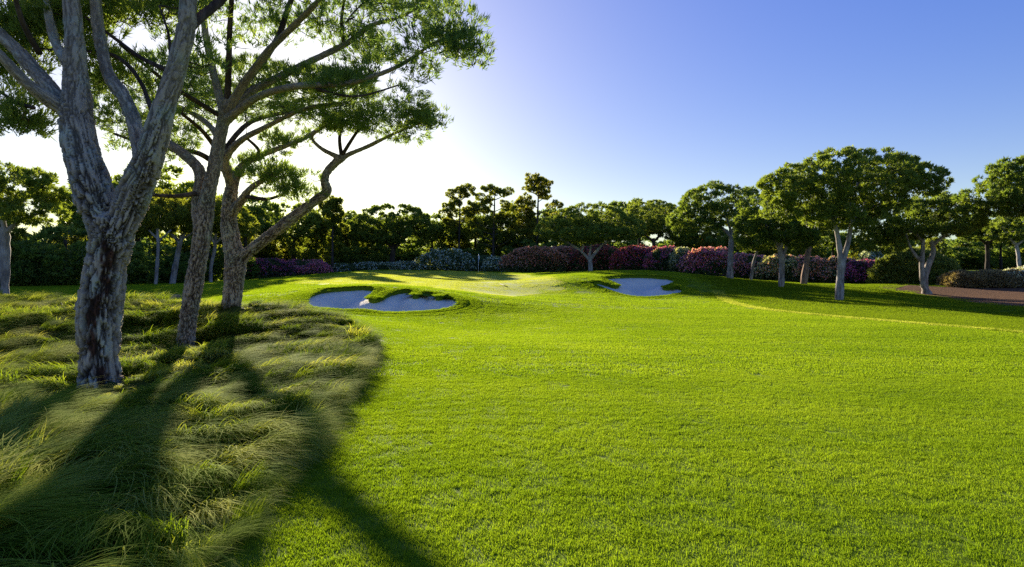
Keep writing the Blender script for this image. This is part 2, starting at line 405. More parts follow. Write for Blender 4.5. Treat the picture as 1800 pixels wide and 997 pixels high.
def axis(parts, lo, hi):
    """parts: (start, stop, step) ascending; grows outside"""
    a = [parts[0][0]]
    for s0, s1, st in parts:
        while a[-1]+st < s1: a.append(a[-1]+st)
    st = parts[-1][2]
    while a[-1] < hi: st *= 1.25; a.append(a[-1]+st)
    st = parts[0][2]
    while a[0] > lo: st *= 1.25; a.insert(0, a[0]-st)
    return np.array(a)
gx = axis([(-30, -11, .45), (-11, -1.6, .16), (-1.6, 4.2, .4), (4.2, 13.6, .17), (13.6, 50, .45)], -1500, 1500)
gy = axis([(-5, 25.5, .4), (25.5, 35, .16), (35, 38, .35), (38, 50, .17), (50, 85, .5)], -1500, 1500)
X, Y = np.meshgrid(gx, gy, indexing='ij')
Z = H0(X, Y)
far = sstep(150, 400, np.hypot(X, Y)); Z = Z*(1-far)+1.2*far
idx = np.arange(X.size).reshape(X.shape)
Fq = np.stack([idx[:-1, :-1], idx[1:, :-1], idx[1:, 1:], idx[:-1, 1:]], -1)
cx = (X[:-1, :-1]+X[1:, 1:])/2; cyy = (Y[:-1, :-1]+Y[1:, 1:])/2
hole = inpoly(cx, cyy, bunk1) | inpoly(cx, cyy, bunk2)
woods = (np.hypot(X, Y) > 95) | (np.abs(X) > 60) | (Y < -8)
Fk = Fq[~hole].reshape(-1, 4)
x = X.ravel().copy(); y = Y.ravel().copy(); z = Z.ravel().copy()
hv = np.unique(Fq[hole]); kv = np.intersect1d(hv, Fk)
for poly in (bunk1, bunk2):
    R = resample(poly, 0.04)
    for i in kv:
        d2 = (R[:, 0]-x[i])**2+(R[:, 1]-y[i])**2; j = np.argmin(d2)
        if d2[j] < 0.09: x[i], y[i] = R[j]
used, inv = np.unique(Fk, return_inverse=True)
me = mk_mesh('ground', np.stack([x, y, z], -1)[used], [inv.reshape(-1, 4)], [M['lawn_soil'], M['wood_floor']], True)
mi = woods.ravel()[used][inv.reshape(-1, 4)[:, 0]].astype(np.int32); me.polygons.foreach_set('material_index', mi)
ground = tag(mk_obj('ground', me), 'gently rolling lime green mown fairway lawn', 'lawn', kind='structure')

V, Fs = sheet(green, 0.3, lambda x, y: H0(x, y)+0.012)
tag(mk_obj('putting_green', mk_mesh('putting_green', V, [Fs], [M['green_base']], True)), 'pale smooth putting green on a rise behind the bunkers', 'putting green', kind='structure')
V, Fs = sheet(mulch, 0.3, lambda x, y: H0(x, y)+0.03*n2(x, y, 0.5, 3)+0.012)
tag(mk_obj('mulch_bed', mk_mesh('mulch_bed', V, [Fs], [M['mulch']], True)), 'brown bark mulch bed under the pines', 'mulch bed', kind='structure')
def mound(x, y):
    e = dist_poly(x, y, resample(rough, 0.2))
    w = sstep(0.0, 0.4, e)
    wx = x+1.2*n2(x, y, 2.0, 91, 2); wy = y+1.2*n2(x, y, 2.0, 92, 2)
    m = 1-np.abs(2*fbm(np.stack([wx/1.5, wy/0.75, 0*x+0.4], -1), 41, 2)-1)
    return w*(0.36*m*m*m+0.08*n2(x, y, 3.0, 44, 2)-0.17)
def Hrough(x, y): return H0(x, y)+0.01+mound(x, y)
V, Fs = sheet(rough, 0.16, Hrough)
tag(mk_obj('rough_ground', mk_mesh('rough_ground', V, [Fs], [M['rough_soil']], True)), 'dark soil mounds under the long rough grass', 'rough ground', kind='structure')

def bunker(poly, deep, label):
    def zf(x, y):
        sd, dep = bunker_depth(x, y, poly, deep)
        return H0(x, y)-dep+0.05*(n2(x, y, 0.9, 12, 2)-0.5)
    big = poly+0
    V, Fs = sheet(big, 0.1, zf)
    tag(mk_obj('bunker_sand', mk_mesh('bunker_sand', V, [Fs], [M['sand']], True)), label, 'sand bunker', kind='structure')
    R = resample(poly, 0.07); n = len(R)
    tg = np.roll(R, -2, 0)-np.roll(R, 2, 0); tg /= np.linalg.norm(tg, axis=1)[:, None]+1e-9
    nr = np.stack([tg[:, 1], -tg[:, 0]], -1)
    if inpoly(np.array([R[0, 0]+nr[0, 0]*0.05]), np.array([R[0, 1]+nr[0, 1]*0.05]), poly)[0]: nr = -nr
    farness = sstep(-0.4, 0.7, nr[:, 1])
    wob = n2(R[:, 0], R[:, 1], 0.35, 5, 2)-0.5
    rows = []
    for off, dz, fz in [(0.75, -0.03, 0), (0.45, 0.0, 0.05), (0.2, 0.03, 0.10), (0.06, 0.03, 0.09), (-0.02, 0.0, 0.06), (-0.05, -0.06, 0.0), (-0.03, -0.16, 0), (0.05, -0.45, 0)]:
        o = off+wob*0.06
        p = R+nr*o[:, None]
        rows.append(np.stack([p[:, 0], p[:, 1], H0(p[:, 0], p[:, 1])+dz+fz*farness], -1))
    V = np.vstack(rows); k = np.arange(n); k2 = (k+1) % n
    Fs = [np.stack([k+i*n, k2+i*n, k2+(i+1)*n, k+(i+1)*n], -1) for i in range(len(rows)-1)]
    tag(mk_obj('bunker_lip', mk_mesh('bunker_lip', V, Fs, [M['lip_turf']], True)), 'turf lip around the '+label, 'bunker lip', kind='structure')
    return R, nr, farness
lips = [bunker(bunk1, 0.75, 'wide pale sand bunker with grass noses beside the long rough'),
        bunker(bunk2, 0.55, 'small pale sand bunker on the mound below the red hedge')]

# ------------------------------------------------------------------ grass
def blades(n, size, hmin, hmax, wid, lean, seed, clump=0.0):
    r = np.random.default_rng(seed)
    P = (r.random((n, 2))-0.5)*size
    h = hmin+(hmax-hmin)*r.random(n)
    if clump: h *= 0.4+1.2*n2(P[:, 0], P[:, 1], clump, seed, 2)
    a = r.random(n)*6.283; b = r.random(n)*6.283; ln = lean*r.random(n)
    dx = np.cos(a)*np.sin(ln); dy = np.sin(a)*np.sin(ln); dz = np.cos(ln)
    wx, wy = np.cos(b)*wid/2, np.sin(b)*wid/2
    z0 = np.zeros(n)
    A = np.stack([P[:, 0]-wx, P[:, 1]-wy, z0-0.004], -1); B = np.stack([P[:, 0]+wx, P[:, 1]+wy, z0-0.004], -1)
    mx, my, mz = P[:, 0]+dx*h*0.55, P[:, 1]+dy*h*0.55, dz*h*0.6
    C = np.stack([mx+wx*.8, my+wy*.8, mz], -1); D = np.stack([mx-wx*.8, my-wy*.8, mz], -1)
    T = np.stack([P[:, 0]+dx*h*1.35, P[:, 1]+dy*h*1.35, dz*h*0.95], -1)
    V = np.stack([A, B, C, D, T], 1).reshape(-1, 3); i = np.arange(n)*5
    return V, [np.stack([i, i+1, i+2, i+3], -1), np.stack([i+3, i+2, i+4], -1)], np.repeat(r.random(n), 5)

def strands(n, rad, lmin, lmax, wid, seed, droop=(95, 150), segs=7, fan=0.5, up0=(25, 65), line=0.0):
    """long lodged blades combed towards +X"""
    r = np.random.default_rng(seed)
    rr = rad*np.sqrt(r.random(n)); th = r.random(n)*6.283
    p = np.stack([rr*np.cos(th), rr*np.sin(th), np.zeros(n)-0.02], -1)
    if line: p[:, 0] = r.normal(0, 0.05, n); p[:, 1] = r.uniform(-line, line, n)
    L = lmin+(lmax-lmin)*r.random(n); hd = r.normal(0, fan, n)
    a0 = np.radians(r.uniform(*up0, n)); a1 = np.radians(r.uniform(*droop, n)); w0 = wid*r.uniform(0.6, 1.3, n)
    curl = r.normal(0, 0.5, n)
    rows = []
    for k in range(segs+1):
        t = k/segs
        w = w0*(1-t)**0.7*0.5+0.0006
        side = np.stack([-np.sin(hd), np.cos(hd), np.zeros(n)], -1)
        rows.append(np.stack([p-side*w[:, None], p+side*w[:, None]], 1))
        an = a0+(a1-a0)*np.sqrt(t)
        h2 = hd+curl*t
        step = np.stack([np.sin(an)*np.cos(h2), np.sin(an)*np.sin(h2), np.cos(an)], -1)*(L/segs)[:, None]
        p = p+step; p[:, 2] = np.maximum(p[:, 2], 0.01+0.03*r.random(n))
    V = np.stack(rows, 1).reshape(n, -1, 3)         # n, (segs+1)*2, 3
    m = (segs+1)*2; base = np.arange(n)*m
    Fs = [np.stack([base+2*k, base+2*k+1, base+2*k+3, base+2*k+2], -1) for k in range(segs)]
    tt = np.repeat(np.linspace(0, 1, segs+1), 2)               # roots green, tips straw
    return V.reshape(-1, 3), Fs, (0.65*r.random(n)[:, None]+0.35*tt[None, :]).ravel()

def proto(name, V, Fs, rnd, m, coll):
    o = bpy.data.objects.new(name, mk_mesh(name, V, Fs, [m], False, {'rnd': rnd})); coll.objects.link(o)
def scatter(name, P, rot, scl, coll, nvar, label, cat, material, seed=0):
    n = len(P); me = mk_mesh(name, P, [], [material], False) if False else bpy.data.meshes.new(name)
    me.vertices.add(n); me.vertices.foreach_set('co', np.ascontiguousarray(P, np.float32).ravel())
    a = me.attributes.new('rot', 'FLOAT_VECTOR', 'POINT'); a.data.foreach_set('vector', np.ascontiguousarray(rot, np.float32).ravel())
    a = me.attributes.new('scl', 'FLOAT_VECTOR', 'POINT'); a.data.foreach_set('vector', np.ascontiguousarray(scl, np.float32).ravel())
    a = me.attributes.new('idx', 'INT', 'POINT'); a.data.foreach_set('value', np.random.default_rng(seed).integers(0, nvar, n).astype(np.int32))
    me.materials.append(material)
    o = mk_obj(name, me); tag(o, label, cat, kind='stuff')
    g = bpy.data.node_groups.new(name+'_nodes', 'GeometryNodeTree')
    g.interface.new_socket('Geometry', in_out='INPUT', socket_type='NodeSocketGeometry')
    g.interface.new_socket('Geometry', in_out='OUTPUT', socket_type='NodeSocketGeometry')
    gi = g.nodes.new('NodeGroupInput'); go = g.nodes.new('NodeGroupOutput')
    ci = g.nodes.new('GeometryNodeCollectionInfo'); ci.inputs['Collection'].default_value = coll
    ci.inputs['Separate Children'].default_value = True; ci.inputs['Reset Children'].default_value = True
    ip = g.nodes.new('GeometryNodeInstanceOnPoints'); ip.inputs['Pick Instance'].default_value = True
    def na(nm, ty):
        q = g.nodes.new('GeometryNodeInputNamedAttribute'); q.data_type = ty; q.inputs['Name'].default_value = nm
        return [s for s in q.outputs if s.enabled and s.name == 'Attribute'][0]
    L = g.links.new
    L(gi.outputs[0], ip.inputs['Points']); L(ci.outputs[0], ip.inputs['Instance'])
    L(na('idx', 'INT'), ip.inputs['Instance Index']); L(na('rot', 'FLOAT_VECTOR'), ip.inputs['Rotation']); L(na('scl', 'FLOAT_VECTOR'), ip.inputs['Scale'])
    L(ip.outputs[0], go.inputs[0])
    md = o.modifiers.new('scatter', 'NODES'); md.node_group = g
    return o
def slope_rot(x, y, yaw, hf=H0):
    e = 0.15
    gxx = (hf(x+e, y)-hf(x-e, y))/(2*e); gyy = (hf(x, y+e)-hf(x, y-e))/(2*e)
    # rotate by yaw first, then tilt: build matrices, extract XYZ euler
    nrm = np.stack([-gxx, -gyy, np.ones_like(gxx)], -1); nrm /= np.linalg.norm(nrm, axis=1)[:, None]
    c, s = np.cos(yaw), np.sin(yaw)
    tx = np.stack([c, s, np.zeros_like(c)], -1); tx -= nrm*(tx*nrm).sum(1)[:, None]; tx /= np.linalg.norm(tx, axis=1)[:, None]
    ty = np.cross(nrm, tx)
    ry = np.arcsin(np.clip(-tx[:, 2], -1, 1)); rz = np.arctan2(tx[:, 1], tx[:, 0]); rx = np.arctan2(ty[:, 2], nrm[:, 2])
    return np.stack([rx, ry, rz], -1)

def coll_of(name): return bpy.data.collections.new(name)
def grid_pts(step, dmin, dmax, seed, half=1.02, extra=4.0):
    r = np.random.default_rng(seed)
    xs = np.arange(-dmax*half-extra, dmax*half+extra, step); ys = np.arange(-1, dmax+1, step)
    X, Y = np.meshgrid(xs, ys); X = X.ravel()+(r.random(X.size)-.5)*step*.35; Y = Y.ravel()+(r.random(Y.size)-.5)*step*.35
    d = np.maximum(Y, 0.3*np.hypot(X, Y))
    k = (d >= dmin) & (d < dmax) & (np.abs(X) < Y*half+extra) & (Y > 1.0) & (X < 52)
    return X[k], Y[k]

for key, hs in (('fairway_blade', 1.0), ('semi_blade', 1.7), ('green_blade', 0.35)):
    near, mid, farc = coll_of(key+'_near'), coll_of(key+'_mid'), coll_of(key+'_far')
    for s in range(4):
        if key == 'fairway_blade':
            proto('turf', *blades(3600, 0.66, 0.014*hs, 0.034*hs, 0.0042, 1.0, 100+s, 0.07), M[key], near)
        proto('turf', *blades(3000, 1.3, 0.02*hs, 0.042*hs, 0.010, 1.0, 200+s, 0.2), M[key], mid)
        proto('turf', *blades(3200, 2.6, 0.025*hs, 0.045*hs, 0.022, 1.0, 300+s, 0.4), M[key], farc)
    def region(x, y):
        b = inpoly(x, y, bunk1) | inpoly(x, y, bunk2); ro = inpoly(x, y, rough); mu = inpoly(x, y, mulch)
        g = inpoly(x, y, green); se = inpoly(x, y, semi)
        if key == 'green_blade': return g & ~b
        if key == 'semi_blade': return se & ~b & ~mu
        return ~b & ~ro & ~mu & ~g & ~se
    zones = [(near, 0.5, 0, 12)] if key == 'fairway_blade' else []
    zones += [(mid, 0.95, 12, 30), (farc, 1.9, 30, 92)]
    nm = {'fairway_blade': 'fairway_grass', 'semi_blade': 'semi_rough_grass', 'green_blade': 'putting_green_grass'}[key]
    lb = {'fairway_blade': 'lime green close mown grass of the fairway', 'semi_blade': 'slightly longer grass beyond the mowing line under the pines',
          'green_blade': 'very short pale grass of the putting green'}[key]
    for zi, (cl, st, d0, d1) in enumerate(zones):
        gxp, gyp = grid_pts(st, d0, d1, 11+zi)
        k = region(gxp, gyp); gxp, gyp = gxp[k], gyp[k]
        if len(gxp) == 0: continue
        if key != 'green_blade':      # keep large tiles from hanging over bunker edges
            for bp in (bunk1, bunk2):
                k = dist_poly(gxp, gyp, resample(bp, 0.2)) > st*0.45
                gxp, gyp = gxp[k], gyp[k]
        r = np.random.default_rng(zi+5)
        rot = slope_rot(gxp, gyp, r.random(len(gxp))*6.283)
        sc = np.ones((len(gxp), 3)); sc[:, 2] = 0.85+0.3*r.random(len(gxp))
        scatter(nm, np.stack([gxp, gyp, H0(gxp, gyp)+(0.014 if key == 'green_blade' else 0.0)], -1), rot, sc, cl, 4, lb+(['', ' further out', ' in the distance'][zi if key == 'fairway_blade' else zi+1]), 'grass', M[key], zi)
# small turf tiles that follow the bunker lips, and blades hanging over the edge
lipc = coll_of('lip_turf'); hangc = coll_of('lip_hang')
for s in range(4):
    proto('turf', *blades(700, 0.5, 0.025, 0.05, 0.014, 1.0, 400+s, 0.15), M['fairway_blade'], lipc)
    proto('turf', *strands(60, 0.10, 0.07, 0.16, 0.012, 430+s, (70, 140), 3, 0.7), M['fairway_blade'], hangc)
for (R, nr, fn), nm in zip(lips, ('beside the long rough', 'below the red hedge')):
    P = []; yaw = []; H = []
    for off in (0.12, 0.45, 0.8):
        k = np.arange(0, len(R), 4); p = R[k]+nr[k]*off
        ok = ~(inpoly(p[:, 0], p[:, 1], bunk1) | inpoly(p[:, 0], p[:, 1], bunk2) | inpoly(p[:, 0], p[:, 1], green))
        p = p[ok]; P.append(p); H.append(H0(p[:, 0], p[:, 1])+(0.10*fn[k][ok]+0.02 if off < 0.4 else 0.0+0.03*fn[k][ok]))
    P = np.vstack(P); H = np.concatenate(H)
    r = np.random.default_rng(3)
    scatter('bunker_edge_grass', np.column_stack([P, H]), slope_rot(P[:, 0], P[:, 1], r.random(len(P))*6.283), np.ones((len(P), 3)), lipc, 4, 'mown grass around the bunker '+nm, 'grass', M['fairway_blade'], 1)
    p = R+nr*0.04
    rot = np.zeros((len(R), 3)); rot[:, 2] = np.arctan2(-nr[:, 1], -nr[:, 0])
    scatter('bunker_fringe_grass', np.column_stack([p, H0(p[:, 0], p[:, 1])+0.02+0.08*fn]), rot, np.ones((len(R), 3))*(0.35+0.35*fn[:, None]), hangc, 4, 'grass fringe hanging over the bunker edge '+nm, 'grass', M['fairway_blade'], 2)

# pale line left by the mower between fairway and semi rough
ml = resample(spline(np.array([ray(u, v) for u, v in [(1262, 513), (1275, 527), (1310, 538), (1360, 546), (1450, 555), (1600, 568), (1800, 585), (1950, 600)]]), 6, False), 0.16, False)
linec = coll_of('mow_line')
for q in range(3): proto('turf', *blades(300, 0.7, 0.03, 0.055, 0.016, 1.0, 470+q, 0.12), M['green_blade'], linec)
r = np.random.default_rng(8)
scatter('mowing_line_grass', np.column_stack([ml, H0(ml[:, 0], ml[:, 1])+0.01]), slope_rot(ml[:, 0], ml[:, 1], r.random(len(ml))*6.283), np.ones((len(ml), 3)), linec, 3, 'pale line of grass along the curved mowing edge of the fairway', 'grass', M['green_blade'], 4)
# long lodged rough grass
tall, tallf, mat_n, mat_f = coll_of('rough_near'), coll_of('rough_far'), coll_of('rough_mat_near'), coll_of('rough_mat_far')
for q in range(10):
    proto('tuft', *strands(170, 0.1, 0.5, 1.05, 0.010, 500+q, (92, 128), 8, 0.15, (5, 40), 0.26), M['rough_blade'], tall)
    proto('tuft', *strands(130, 0.1, 0.45, 1.0, 0.015, 520+q, (92, 128), 6, 0.18, (5, 40), 0.30), M['rough_blade'], tallf)
    proto('tuft', *strands(60, 0.17, 0.25, 0.6, 0.010, 540+q, (80, 120), 5, 0.7, (20, 60)), M['rough_blade'], mat_n)
    proto('tuft', *strands(45, 0.22, 0.25, 0.6, 0.016, 560+q, (80, 120), 4, 0.7, (20, 60)), M['rough_blade'], mat_f)
def rough_pts(step, d0, d1, seed):
    xs = np.arange(-26, 1.0, step); ys = np.arange(1.0, 26, step)
    X, Y = np.meshgrid(xs, ys); r = np.random.default_rng(seed)
    X = X.ravel()+(r.random(X.size)-.5)*step; Y = Y.ravel()+(r.random(X.size)-.5)*step
    k = inpoly(X, Y, rough) & (Y >= d0) & (Y < d1) & (X > -Y*1.05-3.0)
    return X[k], Y[k]
for zi, (cl, st, d0, d1, lock, lb) in enumerate([
        (tall, 0.27, 1.0, 9.0, 1, 'long lodged olive rough grass swept into combed waves'), (tallf, 0.32, 9.0, 26.0, 1, 'long wavy rough grass around the pine trunks'),
        (mat_n, 0.17, 1.0, 9.0, 0, 'tangled undergrowth of short rough grass near the fairway'), (mat_f, 0.24, 9.0, 26.0, 0, 'tangled undergrowth of short rough grass among the pines')]):
    x, y = rough_pts(st, d0, d1, 60+zi)
    r = np.random.default_rng(70+zi)
    ang = 6.0*(n2(x, y, 2.6, 77, 2)-0.5)*1.3-0.35+r.normal(0, 0.32 if lock else 0.9, len(x))
    k = (r.random(len(x)) < (0.45+1.2*sstep(0.30, 0.50, n2(x, y, 0.8, 79, 2)) if lock else 1.0)) | (dist_poly(x, y, resample(rough, 0.2)) < 0.35); x, y, ang = x[k], y[k], ang[k]
    ed = dist_poly(x, y, resample(rough, 0.2))
    RB = resample(rough, 0.2); nb = np.array([RB[np.argmin((RB[:, 0]-a)**2+(RB[:, 1]-b)**2)] for a, b in zip(x, y)])
    out = np.arctan2(nb[:, 1]-y, nb[:, 0]-x); edge = 1-sstep(0.15, 0.6, ed)
    ang = np.arctan2((1-edge)*np.sin(ang)+edge*np.sin(out+r.normal(0, 0.5, len(x))), (1-edge)*np.cos(ang)+edge*np.cos(out+r.normal(0, 0.5, len(x))))
    rot = np.zeros((len(x), 3)); rot[:, 2] = ang
    hh = (0.55+0.75*n2(x, y, 0.9, 78, 2))*(1.0 if lock else 0.8)
    sc = np.stack([hh, hh, hh*(0.5+0.6*r.random(len(x))**1.5)], -1)*(0.5+0.5*sstep(0, 0.5, ed))[:, None]*np.stack([np.ones(len(x)), np.ones(len(x)), 1+0.7*edge], -1)
    for (tu, tv, td) in ((175, 690, 10.7), (325, 617, 15.5), (405, 546, 19.5)):
        tp = W(tu, tv, td); fd = np.hypot(x-tp[0]*0.97, (y-tp[1]*0.97)/2.0); sc *= (0.45+0.55*sstep(0.3, 0.9, fd))[:, None]
    scatter('rough_grass', np.stack([x, y, Hrough(x, y)], -1), rot, sc, cl, 10, lb, 'grass', M['rough_blade'], 9+zi)

# ------------------------------------------------------------------ trees
def tube(P, R, ns=8, cap=True):
    P = np.asarray(P, float); R = np.asarray(R, float); n = len(P)
    T = np.gradient(P, axis=0); T /= np.linalg.norm(T, axis=1)[:, None]+1e-9
    up = np.array([1., 0, 0]) if abs(T[0, 0]) < 0.8 else np.array([0, 1., 0])
    a = np.cross(T[0], up); a /= np.linalg.norm(a); V = []
    th = np.arange(ns)*2*np.pi/ns
    for i in range(n):
        a = a-T[i]*a.dot(T[i]); a /= np.linalg.norm(a)+1e-9; b = np.cross(T[i], a)
        V.append(P[i]+R[i]*(np.cos(th)[:, None]*a+np.sin(th)[:, None]*b))
    V = np.vstack(V); k = np.arange(ns); k2 = (k+1) % ns
    Fq = np.vstack([np.stack([k+i*ns, k2+i*ns, k2+(i+1)*ns, k+(i+1)*ns], -1) for i in range(n-1)])
    Ft = np.zeros((0, 3), int)
    if cap:
        V = np.vstack([V, P[:1]-T[:1]*R[0]*0.3, P[-1:]+T[-1:]*R[-1]*0.6]); m = n*ns
        Ft = np.vstack([np.stack([k2, k, np.full(ns, m)], -1), np.stack([k+(n-1)*ns, k2+(n-1)*ns, np.full(ns, m+1)], -1)])
    return V, Fq, Ft
def merge(ts):
    V, Q, T, o = [], [], [], 0
    for v, q, t in ts:
        V.append(v); Q.append(q+o); T.append(t+o); o += len(v)
    return np.vstack(V), np.vstack(Q), np.vstack(T)
def smooth_path(P, R, n=5):
    A = spline(np.column_stack([P, R]), n, False)
    return A[:, :3], np.maximum(A[:, 3], 0.003)

def tufts(C, D, n_per, L, w, spread, r, tri=True):
    """needle tufts: C centres, D directions -> triangles"""
    n = len(C)*n_per
    c = np.repeat(C, n_per, 0); d = np.repeat(D, n_per, 0)+r.normal(0, spread, (n, 3))
    d /= np.linalg.norm(d, axis=1)[:, None]+1e-9
    s = np.cross(d, r.normal(0, 1, (n, 3))); s /= np.linalg.norm(s, axis=1)[:, None]+1e-9
    l = (L*r.uniform(0.6, 1.25, n))[:, None]; ww = (w*r.uniform(0.7, 1.3, n)*0.5)[:, None]
    o = r.normal(0, L*0.18, (n, 3))
    if tri:
        V = np.stack([c+o+s*ww*1.1, c+o-s*ww*0.9+d*l*0.15, c+o+d*l], 1).reshape(-1, 3); i = np.arange(n)*3
        return V, np.stack([i, i+1, i+2], -1), np.repeat(np.repeat(r.random(len(C)), n_per), 3)
    V = np.stack([c+o+s*ww*0.5, c+o+d*l*0.6+s*ww, c+o+d*l, c+o+d*l*0.5-s*ww], 1).reshape(-1, 3)
    i = np.arange(n)*4
    return V, np.stack([i, i+1, i+2, i+3], -1), np.repeat(np.repeat(r.random(len(C)), n_per), 4)

def lobes_to_clusters(lobes, r, dens=1.0, under=0.45, spacing=0.55):
    """lobes: (centre3, rx, ry, rz). returns cluster centres and outward normals"""
    C, Nn = [], []
    for i, (c, rx, ry, rz) in enumerate(lobes):
        n = int(dens*4.2*(rx*ry+rx*rz+ry*rz)/3/(spacing**2))
        n = max(n, 6)
        d = r.normal(0, 1, (n, 3)); d /= np.linalg.norm(d, axis=1)[:, None]
        d[:, 2] = np.where(d[:, 2] < 0, d[:, 2]*under, d[:, 2])
        k = r.uniform(0.8, 1.0, n)[:, None]**0.6
        p = c+d*k*np.array([rx, ry, rz])
        ok = np.ones(n, bool)
        for j, (c2, ax, ay, az) in enumerate(lobes):
            if j == i: continue
            q = (p-c2)/np.array([ax, ay, az]); ok &= ~((q**2).sum(1) < 0.55)
        nn = d/np.array([rx, ry, rz]); nn /= np.linalg.norm(nn, axis=1)[:, None]
        C.append(p[ok]); Nn.append(nn[ok])
        m = n//3; d = r.normal(0, 1, (m, 3)); d /= np.linalg.norm(d, axis=1)[:, None]; d[:, 2] = np.where(d[:, 2] < 0, d[:, 2]*under, d[:, 2])
        C.append(c+d*r.uniform(0.2, 0.65, m)[:, None]*np.array([rx, ry, rz])); Nn.append(d)
    return np.vstack(C), np.vstack(Nn)

def grow_twigs(nodes, clusters, r, r0=0.03, sag=0.15):
    """join every cluster to the nearest branch point already there"""
    nodes = np.asarray(nodes, float)
    out = []
    d0 = np.array([np.min(np.linalg.norm(nodes-c, axis=1)) for c in clusters])
    arr = np.zeros((len(nodes)+len(clusters)*3, 3)); arr[:len(nodes)] = nodes; m = len(nodes)
    for i in np.argsort(d0):
        c = clusters[i]; dd = np.linalg.norm(arr[:m]-c, axis=1)+0.35*np.maximum(arr[:m, 2]-c[2]+0.1, 0)
        j = np.argmin(dd); a = arr[j]; L = np.linalg.norm(c-a)
        if L < 0.08: continue
        mid = a+(c-a)*0.5+r.normal(0, 0.07*L, 3)+np.array([0, 0, -sag*L])
        P = spline(np.array([a, a+(mid-a)*0.5+r.normal(0, 0.03*L, 3), mid, c]), 2, False)
        rr = np.linspace(min(r0, 0.008+0.014*L), 0.006, len(P))
        out.append(tube(P, rr, 4, False))
        arr[m:m+3] = P[[2, 4, 5]]; m += 3
    return out

def cluster_leaves(C, Nn, r, n_t, rad, n_per, L, w, spread, flat=0.75, up=0.5):
    n = len(C)*n_t
    d = r.normal(0, 1, (n, 3)); d /= np.linalg.norm(d, axis=1)[:, None]
    nn = np.repeat(Nn, n_t, 0); s = (d*nn).sum(1); d = np.where((s < -0.35)[:, None], d-2*s[:, None]*nn, d)
    rr = (rad*np.repeat(r.uniform(0.8, 1.15, len(C)), n_t)*r.uniform(0.55, 1.0, n))[:, None]
    p = np.repeat(C, n_t, 0)+d*rr*np.array([1, 1, flat])
    dd = d*0.8+nn*0.3+np.array([0, 0, up])
    dd /= np.linalg.norm(dd, axis=1)[:, None]
    return tufts(p, dd, n_per, L, w, spread, r)

def hero_trunk(name, parent, base, paths, voxel, material, bump, seed, patchf=None, plate=(0.07, 0.26)):
    """big limbs joined into one skin with a voxel remesh, then bark relief pushed along the normals"""
    ts = []; segs = []
    for P, R in paths:
        ts.append(tube(P, R, 14)); L = np.concatenate([[0], np.cumsum(np.linalg.norm(np.diff(P, axis=0), axis=1))])
        for k in range(len(P)-1): segs.append((P[k], P[k+1], L[k], len(segs)))
    V, Q, T = merge(ts)
    me = mk_mesh('tmp', V-base, [Q, T]); o = mk_obj('tmp', me)
    m = o.modifiers.new('r', 'REMESH'); m.mode = 'VOXEL'; m.voxel_size = voxel; m.adaptivity = 0.0
    m2 = o.modifiers.new('s', 'SMOOTH'); m2.factor = 0.6; m2.iterations = 6
    dg = bpy.context.evaluated_depsgraph_get(); ev = o.evaluated_get(dg); em = bpy.data.meshes.new_from_object(ev)
    bpy.data.objects.remove(o); bpy.data.meshes.remove(me)
    n = len(em.vertices); co = np.empty(n*3, np.float32); em.vertices.foreach_get('co', co); co = co.reshape(-1, 3).astype(float)+base
    no = np.empty(n*3, np.float32); em.vertices.foreach_get('normal', no); no = no.reshape(-1, 3).astype(float)
    best = np.full(n, 1e9); q = np.zeros((n, 3))
    for a, b, s0, _ in segs:
        ab = b-a; L = np.linalg.norm(ab); ax = ab/L
        t = np.clip(((co-a)@ax), 0, L); pp = a+t[:, None]*ax; d = np.linalg.norm(co-pp, axis=1)
        k = d < best; best[k] = d[k]
        qq = (co-pp)/plate[0]+np.outer((s0+t)/plate[1], ax)
        q[k] = qq[k]
    wob = np.stack([fbm(q*0.6, seed+9, 2), fbm(q*0.6, seed+19, 2), fbm(q*0.6, seed+29, 2)], -1)-0.5
    d1, d2, cid = voro(q+wob*1.1, seed); e = d2-d1
    amp = bump*np.clip(best/0.2, 0.25, 1.0)*(1.7-0.7*sstep(2.5, 5.0, co[:, 2]-base[2]))
    fine = fbm(q*3.1, seed+3, 3)-0.5
    up = sstep(3.0, 6.0, co[:, 2]-base[2])                 # plates get finer and shallower higher up
    brk = fbm(q*np.array([0.5, 0.5, 0.5]), seed+57, 2)
    rid = 1-np.abs(2*fbm((q+wob)*np.array([1.3, 1.3, 1.3]), seed+67, 3)-1)
    crack = np.maximum(1-sstep(0.02, 0.26, e), 0)*sstep(0.30, 0.55, brk)
    crack = np.clip(np.maximum(crack, sstep(0.84, 0.97, rid)*0.9)*(1-0.35*up), 0, 1)
    plateh = 1-crack
    patch = patchf(co) if patchf is not None else np.zeros(n)
    h = (plateh*(0.7+0.5*cid)-0.6)*(1-0.5*patch)+0.35*fine
    big = fbm(co*np.array([3, 3, 1.2]), seed+5, 2)-0.5
    co2 = co+no*(h*amp+big*0.05*np.clip(best/0.2, 0, 1))[:, None]
    em.vertices.foreach_set('co', np.ascontiguousarray(co2-base, np.float32).ravel())
    for k, a in (('groove', np.clip((1-plateh)*1.0, 0, 1)*(0.55+0.45*np.clip(best/0.15, 0, 1))), ('patch', patch)):
        at = em.attributes.new(k, 'FLOAT', 'POINT'); at.data.foreach_set('value', a.astype(np.float32))
    at = em.attributes.new('barkq', 'FLOAT_VECTOR', 'POINT'); at.data.foreach_set('vector', np.ascontiguousarray(q*0.09, np.float32).ravel())
    em.materials.clear(); em.materials.append(material)
    em.polygons.foreach_set('use_smooth', np.ones(len(em.polygons), bool)); em.update(); em.name = name
    return mk_obj(name, em, parent)

